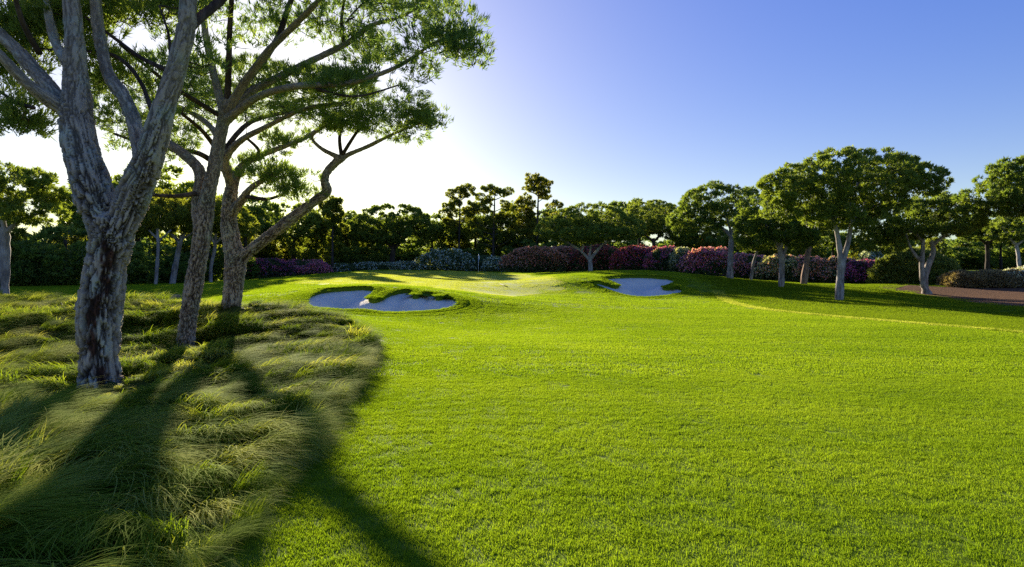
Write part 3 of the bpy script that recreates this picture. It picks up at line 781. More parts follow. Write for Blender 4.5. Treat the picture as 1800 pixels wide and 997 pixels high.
def px_path(pts, d, n=5):
    """(u, v, radius px[, depth offset m]) -> world path"""
    P = np.array([W(p[0], p[1], d+(p[3] if len(p) > 3 else 0)) for p in pts])
    R = np.array([p[2]/F*(d+(p[3] if len(p) > 3 else 0)) for p in pts])*(0.72 if d > 24 else 0.74)
    return smooth_path(P, R, n)

def hero_tree(label, d, trunk, limbs, thin, lobes, extra, voxel, material, bump, seed, n_t=17, n_per=11, patchf=None, plate=(0.07, 0.26), spacing=0.6):
    r = np.random.default_rng(seed)
    b = W(trunk[0][0], trunk[0][1], d); base = np.array([b[0], b[1], float(H0(b[:1], b[1:2])[0])])
    root = empty('stone_pine', base); tag(root, label, 'pine tree', None)
    big = [px_path(p, d) for p in [trunk]+limbs]
    hero_trunk('trunk', root, base, big, voxel, material, bump, seed, patchf, plate)
    sm = [px_path(p, d) for p in thin]
    L = [(W(u, v, d+dd), ru/F*d, ru/F*d*dr, rv/F*d) for (u, v, ru, rv, dd, dr) in lobes]
    C, Nn = lobes_to_clusters(L, r, 1.0, 0.6, spacing)
    ex = []
    for (u, v, ru, rv, dd, cnt) in extra:          # loose sprays
        cnt = int(cnt*1.5); q = r.normal(0, 0.55, (cnt, 3)); ex.append(np.array([W(u+ru*a, v+rv*c, d+dd+bb*ru/F*d) for a, bb, c in q]))
    if ex:
        ex = np.vstack(ex); C = np.vstack([C, ex]); Nn = np.vstack([Nn, np.tile([0, 0, 1.0], (len(ex), 1))])
    nodes = np.vstack([p for p, _ in big[1:]+sm] or [big[0][0][-3:]])
    tw = [tube(p, rr, 6) for p, rr in sm]+grow_twigs(nodes, C, r, 0.035)
    V, Q, T = merge(tw)
    tag(mk_obj('branch', mk_mesh('branch', V-base, [Q, T], [M['twig']], True), root), 'thin dark boughs and twigs', kind='stuff')
    V, Q, rn = cluster_leaves(C, Nn, r, n_t, 0.46, n_per, 0.18, 0.027, 0.42, 0.6, 0.6)
    tag(mk_obj('crown', mk_mesh('crown', V-base, [Q], [M['hero_pine']], False, {'rnd': rn}), root), kind='stuff')
    return root

def t1_patch(co):
    base = W(175, 690, 10.7)
    u = co[:, 0]/co[:, 1]*F+CU; v = CV-(co[:, 2]-CAMZ)/co[:, 1]*F
    cl = 168+8*np.sin(v*0.03)+np.where(v > 560, 0, (560-v)*0.16)
    wdt = 20+14*sstep(560, 690, v)
    a = np.exp(-((u-cl)/wdt)**2)*sstep(360, 430, v)*(co[:, 1] < 10.75)
    return np.clip(sstep(0.46, 0.72, a*0.72+(fbm(co*np.array([14, 14, 4.0]), 71, 4)-0.5)*1.5), 0, 1)

hero_tree('old stone pine with plated grey bark and a low fork, in the long rough', 10.7,
    [(176, 706, 60), (175, 690, 48), (174, 668, 41), (173, 620, 38), (176, 540, 43), (186, 470, 40), (197, 420, 44), (200, 385, 45)],
    [[(190, 410, 36), (168, 350, 41), (146, 280, 38, .1), (134, 210, 33, .2), (134, 150, 27, .3), (130, 70, 20, .3), (124, -30, 17, .4), (112, -180, 11, .5), (90, -300, 6, .3)],
     [(206, 415, 34), (232, 350, 34), (256, 290, 31, -.1), (282, 210, 25, -.2), (308, 125, 21, -.3), (326, 60, 20, -.4), (331, -20, 17, -.5), (338, -150, 12, -.6), (370, -280, 6, -.4)],
     [(252, 310, 18, .1), (242, 240, 16, .3), (220, 175, 15, .5), (192, 135, 14, .7), (177, 75, 13, .9), (168, 0, 12, 1.0), (160, -120, 8, 1.2), (180, -260, 5, 1.5)],
     [(130, 215, 22, .2), (92, 160, 18, .4), (45, 105, 15, .7), (-5, 55, 13, 1.0), (-90, -30, 9, 1.4), (-180, -120, 5, 1.6)],
     [(128, 200, 20, .3), (85, 175, 15, 0), (40, 140, 12, -.3), (-8, 88, 10, -.6), (-80, 20, 7, -.9), (-150, -80, 4, -1.2)],
     [(128, 120, 15, .3), (100, 80, 11, .9), (85, 20, 9, 1.3), (75, -60, 7, 1.7), (50, -200, 4, 2)]],
    [[(328, 55, 13, -.4), (350, 32, 12, -.2), (388, 0, 11, .1), (450, -70, 8, .5), (520, -170, 4, 1)],
     [(268, 200, 6, .2), (250, 150, 5, .9), (222, 112, 5, 1.2), (183, 92, 4, 1.4), (130, 90, 3, 1.6), (60, 85, 2, 1.7)],
     [(290, 122, 6, .4), (245, 100, 5, .9), (205, 70, 4, 1.2), (150, 30, 3, 1.6)],
     [(70, 95, 7, -.2), (40, 40, 6, -.6), (20, -30, 4, -1.0)], [(60, 190, 5, .3), (20, 175, 4, .4), (-40, 130, 3, .5)],
     [(300, 110, 4, 0), (296, 60, 3, .2), (280, 10, 2, .5)]],
    [(60, -210, 260, 90, .5, 1.0), (260, -260, 280, 100, 0, 1.0), (430, -190, 170, 70, .8, 1.0), (-120, -130, 150, 70, 0, 1.1)],
    [(20, 205, 60, 40, .8, 12), (45, 60, 50, 55, 1.6, 26), (100, 30, 50, 50, 2.2, 22), (20, 120, 35, 50, 1.8, 14), (160, 60, 50, 60, 2.2, 18), (240, 15, 80, 25, 2.0, 22), (330, 5, 70, 20, 1.5, 12), (190, 140, 60, 50, 2.6, 12)],
    0.020, M['bark1'], 0.052, 11, 14, 11, t1_patch, (0.062, 0.42), 0.52)

hero_tree('slender stone pine with a scarred leaning trunk, standing between the two thicker pines', 15.5,
    [(324, 630, 23), (325, 610, 20), (331, 560, 19), (341, 500, 20), (350, 450, 19), (357, 400, 20), (366, 340, 17), (378, 290, 15), (387, 240, 14), (395, 200, 14), (399, 175, 12)],
    [[(352, 410, 13), (346, 360, 12, .1), (352, 310, 13, .2), (340, 286, 12, .3), (302, 256, 10, .5), (270, 238, 7, .8), (222, 215, 4, 1.1)],
     [(397, 200, 11), (424, 155, 10, -.3), (470, 92, 9, -.8), (520, 42, 8, -1.3), (562, 0, 7, -1.7), (630, -70, 5, -2.2)],
     [(395, 205, 10), (378, 140, 9, .3), (362, 65, 8, .6), (354, 0, 7, .8), (338, -80, 5, 1.0)],
     [(396, 205, 11), (440, 162, 10, .4), (500, 131, 9, 1.0), (560, 101, 8, 1.5), (610, 76, 7, 1.9), (652, 45, 6, 2.1), (692, 34, 4, 2.3), (745, 10, 2.5, 2.4)],
     [(396, 215, 10), (450, 172, 9, -.6), (520, 152, 8, -1.2), (600, 148, 7, -1.6), (660, 133, 6, -1.8), (712, 110, 5, -1.9), (762, 76, 4, -2.0), (822, 50, 2.5, -2.1)]],
    [[(399, 190, 8), (402, 120, 7, -.2), (404, 50, 6, -.4), (410, -30, 5, -.6), (420, -110, 3, -.7)],
     [(420, 160, 7, .2), (465, 105, 7, .9), (492, 58, 7, 1.4), (512, 0, 6, 1.9), (545, -60, 4, 2.3)],
     [(388, 205, 6, 0), (345, 178, 6, -.6), (300, 150, 5, -1.2), (252, 112, 4, -1.8), (210, 78, 3, -2.2)],
     [(345, 340, 6, 0), (310, 345, 5, -.2), (265, 342, 4, -.4), (225, 330, 3, -.6)],
     [(604, 78, 4, 1.9), (600, 40, 4, 1.8), (605, 0, 3, 1.7)], [(545, 152, 4, -1.3), (620, 170, 3, -1.8), (700, 150, 2, -2)]],
    [(700, 35, 70, 28, 2.2, 1.3), (806, 48, 36, 24, -2.1, 1.2), (760, 92, 55, 22, -2.0, 1.2), (690, 130, 60, 22, -1.6, 1.2), (600, -10, 110, 40, -1.5, 1.2), (560, -120, 260, 70, 0, 1.0), (400, -110, 160, 60, .8, 1.1), (700, -60, 120, 50, 1.5, 1.1)],
    [(560, 45, 70, 45, 1.8, 16), (640, 85, 50, 35, 2.0, 16), (480, 30, 70, 40, 1.9, 12), (740, 15, 50, 25, 2.3, 16), (820, 95, 30, 20, -2, 8), (300, 110, 80, 50, -1.6, 12), (600, 150, 60, 16, -1.6, 12), (420, 60, 60, 50, 0.5, 8), (790, 80, 40, 20, -2, 10)],
    0.026, M['bark2'], 0.03, 23, 11, 11, None, (0.045, 0.22), 0.5)

hero_tree('stone pine with one long crooked limb reaching out over the bunker side', 19.5,
    [(404, 556, 27), (406, 540, 22), (411, 500, 21), (414, 462, 24), (408, 430, 20), (403, 390, 17), (405, 350, 16), (410, 318, 13)],
    [[(412, 470, 18), (428, 450, 15), (446, 436, 13, -.1), (490, 402, 13, -.4), (530, 371, 12, -.7), (558, 350, 11, -.9), (575, 336, 11, -1.0), (570, 316, 10, -1.1), (580, 296, 9.5, -1.1), (602, 277, 10, -1.2)],
     [(598, 282, 8, -1.2), (612, 272, 6, -1.2), (650, 256, 5, -1.4), (690, 236, 4, -1.6), (735, 218, 3, -1.9)],
     [(603, 280, 8, -1.2), (590, 274, 6, -1.2), (566, 262, 5, -1.2), (549, 245, 4, -1.2), (556, 232, 4, -1.3), (600, 205, 3, -1.6)],
     [(405, 380, 12), (424, 352, 10, -.3), (440, 332, 8, -.5), (470, 312, 6, -.8), (505, 292, 4, -1.1)],
     [(408, 335, 11), (420, 300, 10, .4), (442, 280, 8, .6), (482, 264, 7, .8), (532, 244, 5, 1.0), (575, 215, 4, 1.2)],
     [(408, 330, 10), (396, 285, 9, -.5), (420, 250, 8, -.8), (470, 222, 6, -1.4), (540, 190, 5, -2.0), (610, 180, 3, -2.4)],
     [(409, 330, 11), (392, 270, 9, .8), (372, 225, 7, 1.4), (330, 195, 6, 2.0), (270, 170, 4, 2.6)]],
    [[(600, 272, 5, -1.2), (597, 242, 4, -1.1), (604, 208, 3, -1.0)], [(602, 272, 5, -1.2), (622, 240, 4, -1.4), (642, 212, 3, -1.5)],
     [(395, 300, 7, .5), (350, 270, 6, .2), (300, 262, 5, 0), (245, 250, 4, -.2), (200, 235, 3, -.4)],
     [(390, 270, 6, .8), (440, 215, 6, 2.0), (520, 195, 5, 3.2), (600, 185, 3, 4.0)],
     [(430, 345, 5, -.4), (470, 350, 4, -.7), (500, 340, 3, -.8)], [(440, 282, 5, .6), (455, 265, 4, .4), (430, 240, 3, .3)],
     [(395, 285, 6, -.4), (360, 235, 5, -1.6), (320, 200, 4, -2.6)]],
    [(650, 192, 88, 32, -1.6, 1.3), (555, 178, 100, 34, -2.0, 1.1), (700, 215, 58, 24, -1.9, 1.2), (560, 170, 110, 36, 2.6, 1.1), (440, 165, 100, 40, -1.8, 1.1), (430, 160, 120, 44, 2.6, 1.1), (300, 170, 95, 56, 1.0, 1.5), (250, 225, 70, 40, 0, 1.5), (488, 318, 40, 22, -1.0, 1.2)],
    [(485, 315, 45, 28, -.9, 14), (520, 345, 18, 14, -.9, 5), (740, 215, 28, 18, -1.9, 9), (600, 225, 60, 18, -1.3, 12), (500, 250, 40, 20, .9, 10), (450, 290, 30, 20, .4, 6), (300, 260, 60, 25, 0, 12)],
    0.031, M['bark2'], 0.034, 37, 15, 11, None, (0.055, 0.26), 0.48)

# ---- mid and background trees
def tree(name, label, d, trunks, lobes, bark, seed, leaf='pine', group=None, n_t=19, n_per=8, L=0.21, w=0.075, spacing=0.46, rad=0.36, depth=1.0, under=0.6):
    """trunks: px paths, the first starts at the ground; lobes: (u, v, ru, rv[, depth offset])"""
    r = np.random.default_rng(seed)
    b = W(trunks[0][0][0], trunks[0][0][1], d); base = np.array([b[0], b[1], float(H0(b[:1], b[1:2])[0])])
    root = empty(name, base); tag(root, label, 'pine tree' if leaf != 'wood_leaf' else 'tree', group)
    P0 = []
    for p in trunks:
        P, R = px_path(p, d, 4); P0.append((P, R))
    z0 = P0[0][0][0, 2]
    if z0 > base[2]-0.1:                                   # root the trunk in the ground
        P, R = P0[0]; P = np.vstack([[P[0, 0], P[0, 1], base[2]-0.15], P]) if z0 > base[2]+0.02 else P
        R = np.concatenate([[R[0]*1.15], R]) if len(P) != len(R) else R; P0[0] = (P, R)
    V, Q, T = merge([tube(P, R*(1+0.08*r.standard_normal(len(R))), 9) for P, R in P0])
    V = V+(fbm(V*2.5, seed, 2)-0.5)[:, None]*0.03
    mk_obj('trunk', mk_mesh('trunk', V-base, [Q, T], [M[bark]], True), root)
    Ls = [(W(l[0], l[1], d+(l[4] if len(l) > 4 else 0)), l[2]/F*d, l[2]/F*d*depth, l[3]/F*d) for l in lobes]
    C, Nn = lobes_to_clusters(Ls, r, 1.0, under, spacing)
    nodes = np.vstack([P[len(P)//2:] for P, _ in P0])
    sel = C[r.random(len(C)) < 0.5]
    V, Q, T = merge(grow_twigs(nodes, sel, r, 0.07, 0.05))
    tag(mk_obj('branch', mk_mesh('branch', V-base, [Q, T], [M['bark_dark' if bark != 'bark_white' else bark]], True), root), kind='stuff')
    V, Q, rn = cluster_leaves(C, Nn, r, n_t, rad, n_per, L, w, 0.5, 0.7, 0.4)
    tag(mk_obj('crown', mk_mesh('crown', V-base, [Q], [M[leaf]], False, {'rnd': rn}), root), kind='stuff')
    return root

tree('stone_pine', 'umbrella pine with a bare straight trunk before the pink hedge', 53,
     [[(1283, 493, 8), (1284, 460, 7), (1285, 430, 6.5), (1287, 412, 7)], [(1286, 418, 5), (1270, 402, 4), (1245, 390, 3), (1222, 385, 2)], [(1287, 416, 5), (1298, 400, 4), (1310, 380, 2)], [(1287, 414, 4), (1280, 390, 3), (1275, 370, 2)]],
     [(1262, 362, 62, 38), (1222, 390, 46, 26), (1305, 372, 40, 40), (1325, 395, 22, 24), (1200, 398, 22, 16)], 'bark_far', 1)
tree('stone_pine', 'young pine with a thin trunk and small yellowish crown under the larger umbrella pines', 55,
     [[(1320, 494, 4), (1324, 465, 3.5), (1332, 438, 3)], [(1330, 442, 2), (1318, 425, 1.5)], [(1332, 440, 2), (1345, 422, 1.5)]],
     [(1322, 428, 28, 14), (1350, 420, 22, 14)], 'bark_far', 2)
tree('stone_pine', 'umbrella pine with a rounded crown and short forked trunk beside the largest pine', 46,
     [[(1373, 508, 8), (1374, 480, 7), (1374, 455, 7), (1371, 438, 6)], [(1374, 456, 5), (1380, 440, 4), (1388, 420, 3)], [(1371, 440, 5), (1360, 415, 4), (1345, 395, 3)], [(1372, 440, 4), (1380, 410, 3), (1395, 395, 2)]],
     [(1335, 385, 42, 38), (1370, 405, 46, 30), (1402, 418, 30, 24), (1325, 415, 28, 22)], 'bark_far', 3)
tree('stone_pine', 'pine with a leaning reddish trunk behind the largest umbrella pine', 51,
     [[(1412, 503, 8), (1417, 465, 7), (1424, 425, 6), (1430, 395, 5)], [(1428, 402, 4), (1445, 375, 3)], [(1428, 402, 4), (1415, 372, 3)]],
     [(1432, 388, 62, 30), (1405, 402, 40, 20)], 'bark_red', 4)
tree('stone_pine', 'largest umbrella pine with a forked pale trunk and broad crown on the lawn', 37,
     [[(1475, 532, 11), (1476, 505, 9.5), (1478, 475, 9), (1481, 455, 9)], [(1478, 465, 7), (1474, 425, 6.5), (1466, 392, 5), (1450, 365, 4), (1425, 345, 3)], [(1481, 462, 7), (1491, 425, 6), (1498, 392, 5), (1515, 365, 4), (1540, 335, 3), (1575, 320, 2)],
      [(1466, 395, 4), (1475, 360, 4), (1485, 320, 3)], [(1498, 395, 4), (1492, 365, 3), (1510, 320, 3)], [(1505, 382, 4), (1530, 365, 3), (1562, 352, 2)]],
     [(1495, 320, 105, 54), (1415, 345, 66, 42), (1395, 322, 50, 28), (1575, 318, 62, 38), (1615, 322, 40, 32), (1480, 378, 70, 26), (1372, 372, 30, 20), (1545, 360, 50, 24)], 'bark_far', 5, n_t=20, spacing=0.41, rad=0.33, L=0.19, w=0.065)
tree('stone_pine', 'umbrella pine with twisted double trunk on the brown mulch bed', 43,
     [[(1630, 520, 11), (1624, 495, 8), (1630, 470, 7), (1640, 445, 6), (1638, 425, 5)], [(1623, 505, 6), (1620, 470, 6), (1622, 440, 5), (1622, 420, 4)], [(1622, 462, 4), (1608, 448, 4), (1598, 430, 3), (1592, 410, 2)], [(1638, 432, 4), (1665, 410, 3)], [(1622, 425, 4), (1600, 405, 3), (1560, 395, 2)]],
     [(1620, 392, 90, 38), (1550, 408, 40, 28), (1680, 392, 36, 30), (1555, 430, 30, 16), (1640, 368, 50, 24)], 'bark_far', 6)
tree('stone_pine', 'tall umbrella pine at the edge of the brown mulch bed with a sunlit crown', 38,
     [[(1868, 525, 11), (1866, 480, 9), (1862, 430, 8), (1850, 390, 6)], [(1850, 395, 5), (1810, 370, 4), (1760, 350, 3)], [(1850, 395, 5), (1850, 350, 3)], [(1860, 410, 5), (1920, 370, 4)]],
     [(1790, 325, 62, 42), (1745, 345, 48, 24), (1860, 310, 90, 46), (1930, 340, 70, 40), (1800, 365, 60, 16)], 'bark_far', 7)
tree('stone_pine', 'dark shaded pine behind the low dry shrubs', 62,
     [[(1735, 478, 6), (1736, 450, 5), (1735, 425, 4)], [(1735, 430, 3), (1712, 412, 2.5)], [(1735, 430, 3), (1760, 410, 2.5)]],
     [(1735, 402, 48, 26), (1710, 410, 28, 18), (1765, 405, 30, 22)], 'bark_dark', 8)
tree('stone_pine', 'pine with thin pale trunk at the end of the low dry shrubs', 58,
     [[(1792, 474, 4.5), (1790, 450, 4), (1786, 428, 3.5)], [(1787, 432, 3), (1770, 415, 2)], [(1787, 432, 3), (1810, 412, 2)]],
     [(1795, 405, 52, 24), (1830, 398, 40, 24)], 'bark_white', 9)
tree('stone_pine', 'low spreading umbrella pine with a whitish forked trunk before the red hedge', 68,
     [[(1038, 483, 6.5), (1038, 465, 5.5), (1036, 452, 5)], [(1037, 458, 4), (1022, 442, 3.5), (1004, 430, 3), (985, 420, 2)], [(1036, 455, 4), (1038, 438, 3), (1040, 420, 2)], [(1038, 456, 4), (1050, 440, 3.5), (1062, 428, 3), (1085, 418, 2)], [(1022, 443, 3), (1026, 428, 2), (1020, 415, 2)]],
     [(1035, 392, 66, 32), (985, 406, 42, 24), (1088, 404, 42, 27), (1036, 414, 78, 18)], 'bark_white', 10)
tree('stone_pine', 'dense umbrella pine behind the end of the red hedge', 88,
     [[(1150, 482, 6), (1150, 440, 5), (1148, 420, 4)], [(1149, 425, 3), (1125, 405, 2)], [(1149, 425, 3), (1175, 400, 2)]],
     [(1148, 388, 58, 34), (1110, 402, 32, 24), (1190, 405, 32, 26)], 'bark_dark', 12)
tree('stone_pine', 'broad domed umbrella pine beyond the back of the putting green', 88,
     [[(688, 478, 7), (690, 450, 6), (692, 430, 5)], [(691, 438, 4), (665, 412, 3), (650, 400, 2)], [(691, 438, 4), (720, 410, 3)], [(692, 432, 3), (690, 400, 2)]],
     [(692, 392, 62, 30), (645, 402, 34, 22), (738, 395, 28, 28), (690, 415, 60, 16)], 'bark_dark', 13, n_t=26, spacing=0.7, rad=0.5, L=0.26, w=0.14)
tree('stone_pine', 'pine with a grey straight trunk and feathery crown beside dark bushes', 29,
     [[(8, 528, 12), (9, 490, 10), (9, 440, 10), (8, 400, 9)], [(9, 410, 6), (40, 385, 4), (80, 372, 3)], [(8, 405, 6), (5, 370, 5), (20, 340, 3)], [(8, 410, 6), (-40, 380, 4)]],
     [(40, 335, 62, 36), (-30, 330, 70, 44), (85, 345, 30, 26), (60, 378, 48, 14)], 'bark_far', 14, spacing=0.42, rad=0.33, L=0.19, w=0.065)
tree('stone_pine', 'pine with thin upright trunk beyond the far lawn behind the rough', 50,
     [[(273, 507, 4), (276, 470, 4), (278, 430, 3.5), (276, 400, 3)], [(277, 420, 2.5), (262, 405, 2)], [(278, 425, 2.5), (300, 405, 2)]],
     [(270, 370, 46, 36), (245, 395, 30, 20)], 'bark_far', 15, leaf='wood_leaf')
tree('stone_pine', 'pine with thick leaning grey trunk at the back of the far lawn', 54,
     [[(302, 507, 7), (308, 470, 6), (316, 430, 5.5), (320, 415, 5)], [(317, 428, 4), (300, 410, 3), (285, 400, 2)], [(319, 420, 4), (330, 400, 3)], [(318, 422, 3), (345, 405, 2)]],
     [(318, 385, 48, 34), (345, 365, 36, 30)], 'bark_far', 16, leaf='wood_leaf')
tree('stone_pine', 'pine with bluish grey trunk glimpsed between the two leaning pines', 56,
     [[(371, 503, 4.5), (371, 470, 4), (377, 440, 4), (380, 410, 3)], [(378, 430, 3), (365, 405, 2)], [(378, 430, 3), (400, 405, 2)]],
     [(385, 385, 48, 30), (420, 400, 30, 22)], 'bark_far', 17, leaf='wood_leaf')
# tall open pines on the skyline
def open_pine(label, d, u, vb, vt, wd, seed, layers, rtr=3.5, lean=0, low=0.35):
    r = np.random.default_rng(seed); lob = []; br = []
    for k in range(layers):
        t = low+(1-low)*(k+0.5)/layers; v = vb+(vt-vb)*t; prof = math.sin(min(1.0, (1.12-t)/(1.12-low))*1.9)**0.8
        for s in ((-1, 1) if r.random() < 0.6 else (r.choice([-1, 1]),)):
            o = wd*prof*r.uniform(0.4, 1.0); uu = u+lean*t+s*o; vv = v-o*0.35-3*r.random(); dz = r.uniform(-1.8, 1.8)
            br.append([(u+lean*t, v+4, 1.2), (u+lean*t+s*o*0.5, v-o*0.05, 0.9, dz/2), (uu, vv+2, 0.6, dz)])
            lob.append((uu, vv-1, wd*r.uniform(0.2, 0.36), r.uniform(4, 8), dz))
            if r.random() < 0.8: lob.append((u+lean*t+s*o*0.5, v-o*0.2-2, wd*r.uniform(0.15, 0.3), r.uniform(3, 6), dz/2))
    lob.append((u+lean, vt+6, wd*0.22, 7))
    return tree('tall_pine', label, d, [[(u, vb, rtr), (u+lean*0.5, (vb+vt)/2, rtr*0.7), (u+lean, vt+4, 1)]]+br, lob, 'bark_dark', seed, 'wood_leaf', None, 20, 6, 0.28, 0.12, 0.62, 0.4)
open_pine('slim sparse pine with bare spindly top rising beside a denser skyline pine', 92, 806, 480, 330, 26, 31, 6, 3, 3, 0.5)
open_pine('bushy tall pine between the two highest skyline pines', 92, 866, 480, 332, 42, 32, 10, 3.5, 4, 0.3)
open_pine('highest skyline pine with a tufted irregular top', 92, 942, 480, 314, 40, 33, 11, 4, 5, 0.3)
open_pine('small slim pine with a rounded tuft seen past the crooked limb', 80, 584, 484, 354, 20, 34, 6, 3, 1, 0.5)

# generic wood behind: three prototypes, copied
def generic(kind, seed):
    h = 8.0; px = F/80.0*1.0        # built as if 80 m off, then moved
    u, vb = 900, CV+(CAMZ-1.4)/80*F
    def vv(z): return vb-z*px
    if kind == 'umbrella':
        t = [[(u, vb+2, 5), (u+4, vv(3), 4), (u+2, vv(5), 3)], [(u+2, vv(4.5), 3), (u-25, vv(6), 2)], [(u+2, vv(4.5), 3), (u+28, vv(6.2), 2)]]
        l = [(u, vv(6.4), 44, 22), (u-32, vv(5.8), 28, 16), (u+34, vv(5.9), 30, 17), (u+6, vv(5.2), 40, 12)]
    elif kind == 'round':
        t = [[(u, vb+2, 4), (u, vv(3), 3), (u, vv(5), 2)]]
        l = [(u, vv(5.4), 34, 34), (u-22, vv(3.8), 28, 24), (u+24, vv(3.6), 28, 26), (u+3, vv(2.2), 36, 20), (u-6, vv(6.6), 20, 18)]
    else:
        t = [[(u, vb+2, 3), (u, vv(2), 2.5), (u, vv(4), 2)]]
        l = [(u-18, vv(1.8), 34, 24), (u+20, vv(2.0), 36, 26), (u, vv(3.0), 38, 26), (u-34, vv(1.2), 26, 16), (u+38, vv(1.1), 26, 15)]
    o = tree('woodland_tree', 'x', 80.0, t, l, 'bark_dark', seed, {'umbrella': 'pine', 'round': 'wood_leaf', 'thicket': 'thicket_leaf'}[kind], 'trees of the wood behind the hedge', 25, 6, 0.36, 0.18, 0.92, 0.72, under=0.9 if kind == 'thicket' else 0.5)
    return o
protos = {k: generic(k, s) for k, s in (('umbrella', 51), ('round', 52), ('thicket', 53))}
used_p = set()
labels = {'umbrella': 'flat topped dark wood pine', 'round': 'round bushy dark wood tree', 'thicket': 'low dark thicket of the wood'}
LM = [(60, 'beyond the feathery grey trunked pine'), (240, 'behind the sunlit yellow green bush'), (420, 'behind the thin trunks of the back lawn'), (560, 'behind the purple and magenta shrubs'),
      (680, 'behind the low white speckled shrubs'), (800, 'behind the big pale dome shaped bush'), (900, 'behind the flagstick'), (1000, 'behind the russet topped shrub'),
      (1090, 'behind the whitish forked trunk'), (1210, 'behind the bright magenta topped shrub'), (1320, 'behind the broad pink shrub'), (1440, 'behind the leaning reddish trunk'),
      (1550, 'behind the largest umbrella pine'), (1670, 'behind the large olive bush'), (9999, 'behind the low dry shrubs')]
nomh = {'umbrella': 8.0, 'round': 8.2, 'thicket': 4.9}
rb = np.random.default_rng(99)
def place(kind, u, vt, d, wx=1.0, label=None):
    x = (u-CU)/F*d; zb = float(H0(np.array([x]), np.array([d]))[0]); h = CAMZ+(CV-vt)/F*d-zb
    o = protos[kind] if kind not in used_p else copy_tree(protos[kind])
    used_p.add(kind)
    s = h/nomh[kind]; o.location = (x, d, zb); o.scale = (s*wx, s*wx, s); o.rotation_euler = (0, 0, rb.random()*6.283)
    o['label'] = label or labels[kind]+' '+[t for q, t in LM if u < q][0]
    return o
U, RD, TH = 'umbrella', 'round', 'thicket'
for a in [(RD, -60, 320, 44), (TH, 30, 425, 52, 1.4), (RD, 150, 370, 68), (U, 205, 345, 66), (U, 250, 300, 72, 1.2), (RD, 350, 350, 76), (U, 430, 352, 74), (RD, 470, 376, 90), (U, 520, 366, 82, 1.1),
          (RD, 556, 386, 84), (U, 625, 378, 98), (RD, 655, 392, 102), (U, 760, 382, 98), (RD, 790, 390, 104), (U, 836, 372, 100), (RD, 905, 360, 100), (U, 975, 372, 102), (U, 1075, 362, 104), (RD, 1010, 380, 100),
          (U, 1120, 358, 102), (RD, 1215, 385, 96), (RD, 1255, 400, 90), (U, 1300, 398, 84), (RD, 1350, 410, 84), (RD, 1410, 408, 80), (U, 1465, 402, 82), (RD, 1520, 412, 80), (U, 1575, 405, 84), (RD, 1640, 418, 86), (RD, 1700, 420, 92), (U, 1760, 400, 90), (RD, 1830, 410, 84), (RD, 1900, 400, 70)]:
    place(*a)
for i, u in enumerate(range(-60, 1960, 62)):
    place(TH, u+rb.uniform(-12, 12), 428+rb.uniform(-10, 12), 92+rb.uniform(-4, 8) if u > 400 else 74+rb.uniform(-4, 6), 1.35)
for i, u in enumerate(range(-100, 2000, 58)):
    place(TH, u+rb.uniform(-14, 14), 418+rb.uniform(-8, 8), 116+rb.uniform(-4, 6), 1.45)
place(RD, 600, 386, 96); place(RD, 575, 400, 104, 1.2)
place(TH, 115, 404, 47, 1.15, 'dense bush with a sunlit yellow green top beside the lawn')
place(TH, 195, 425, 56, 1.2, 'dark leafy bush behind the thick plated trunk'); place(TH, 262, 430, 62, 1.2, 'dark leafy bush behind the thin upright trunk')
place(TH, 40, 445, 44, 0.9, 'dark low bush beside the feathery grey trunked pine')

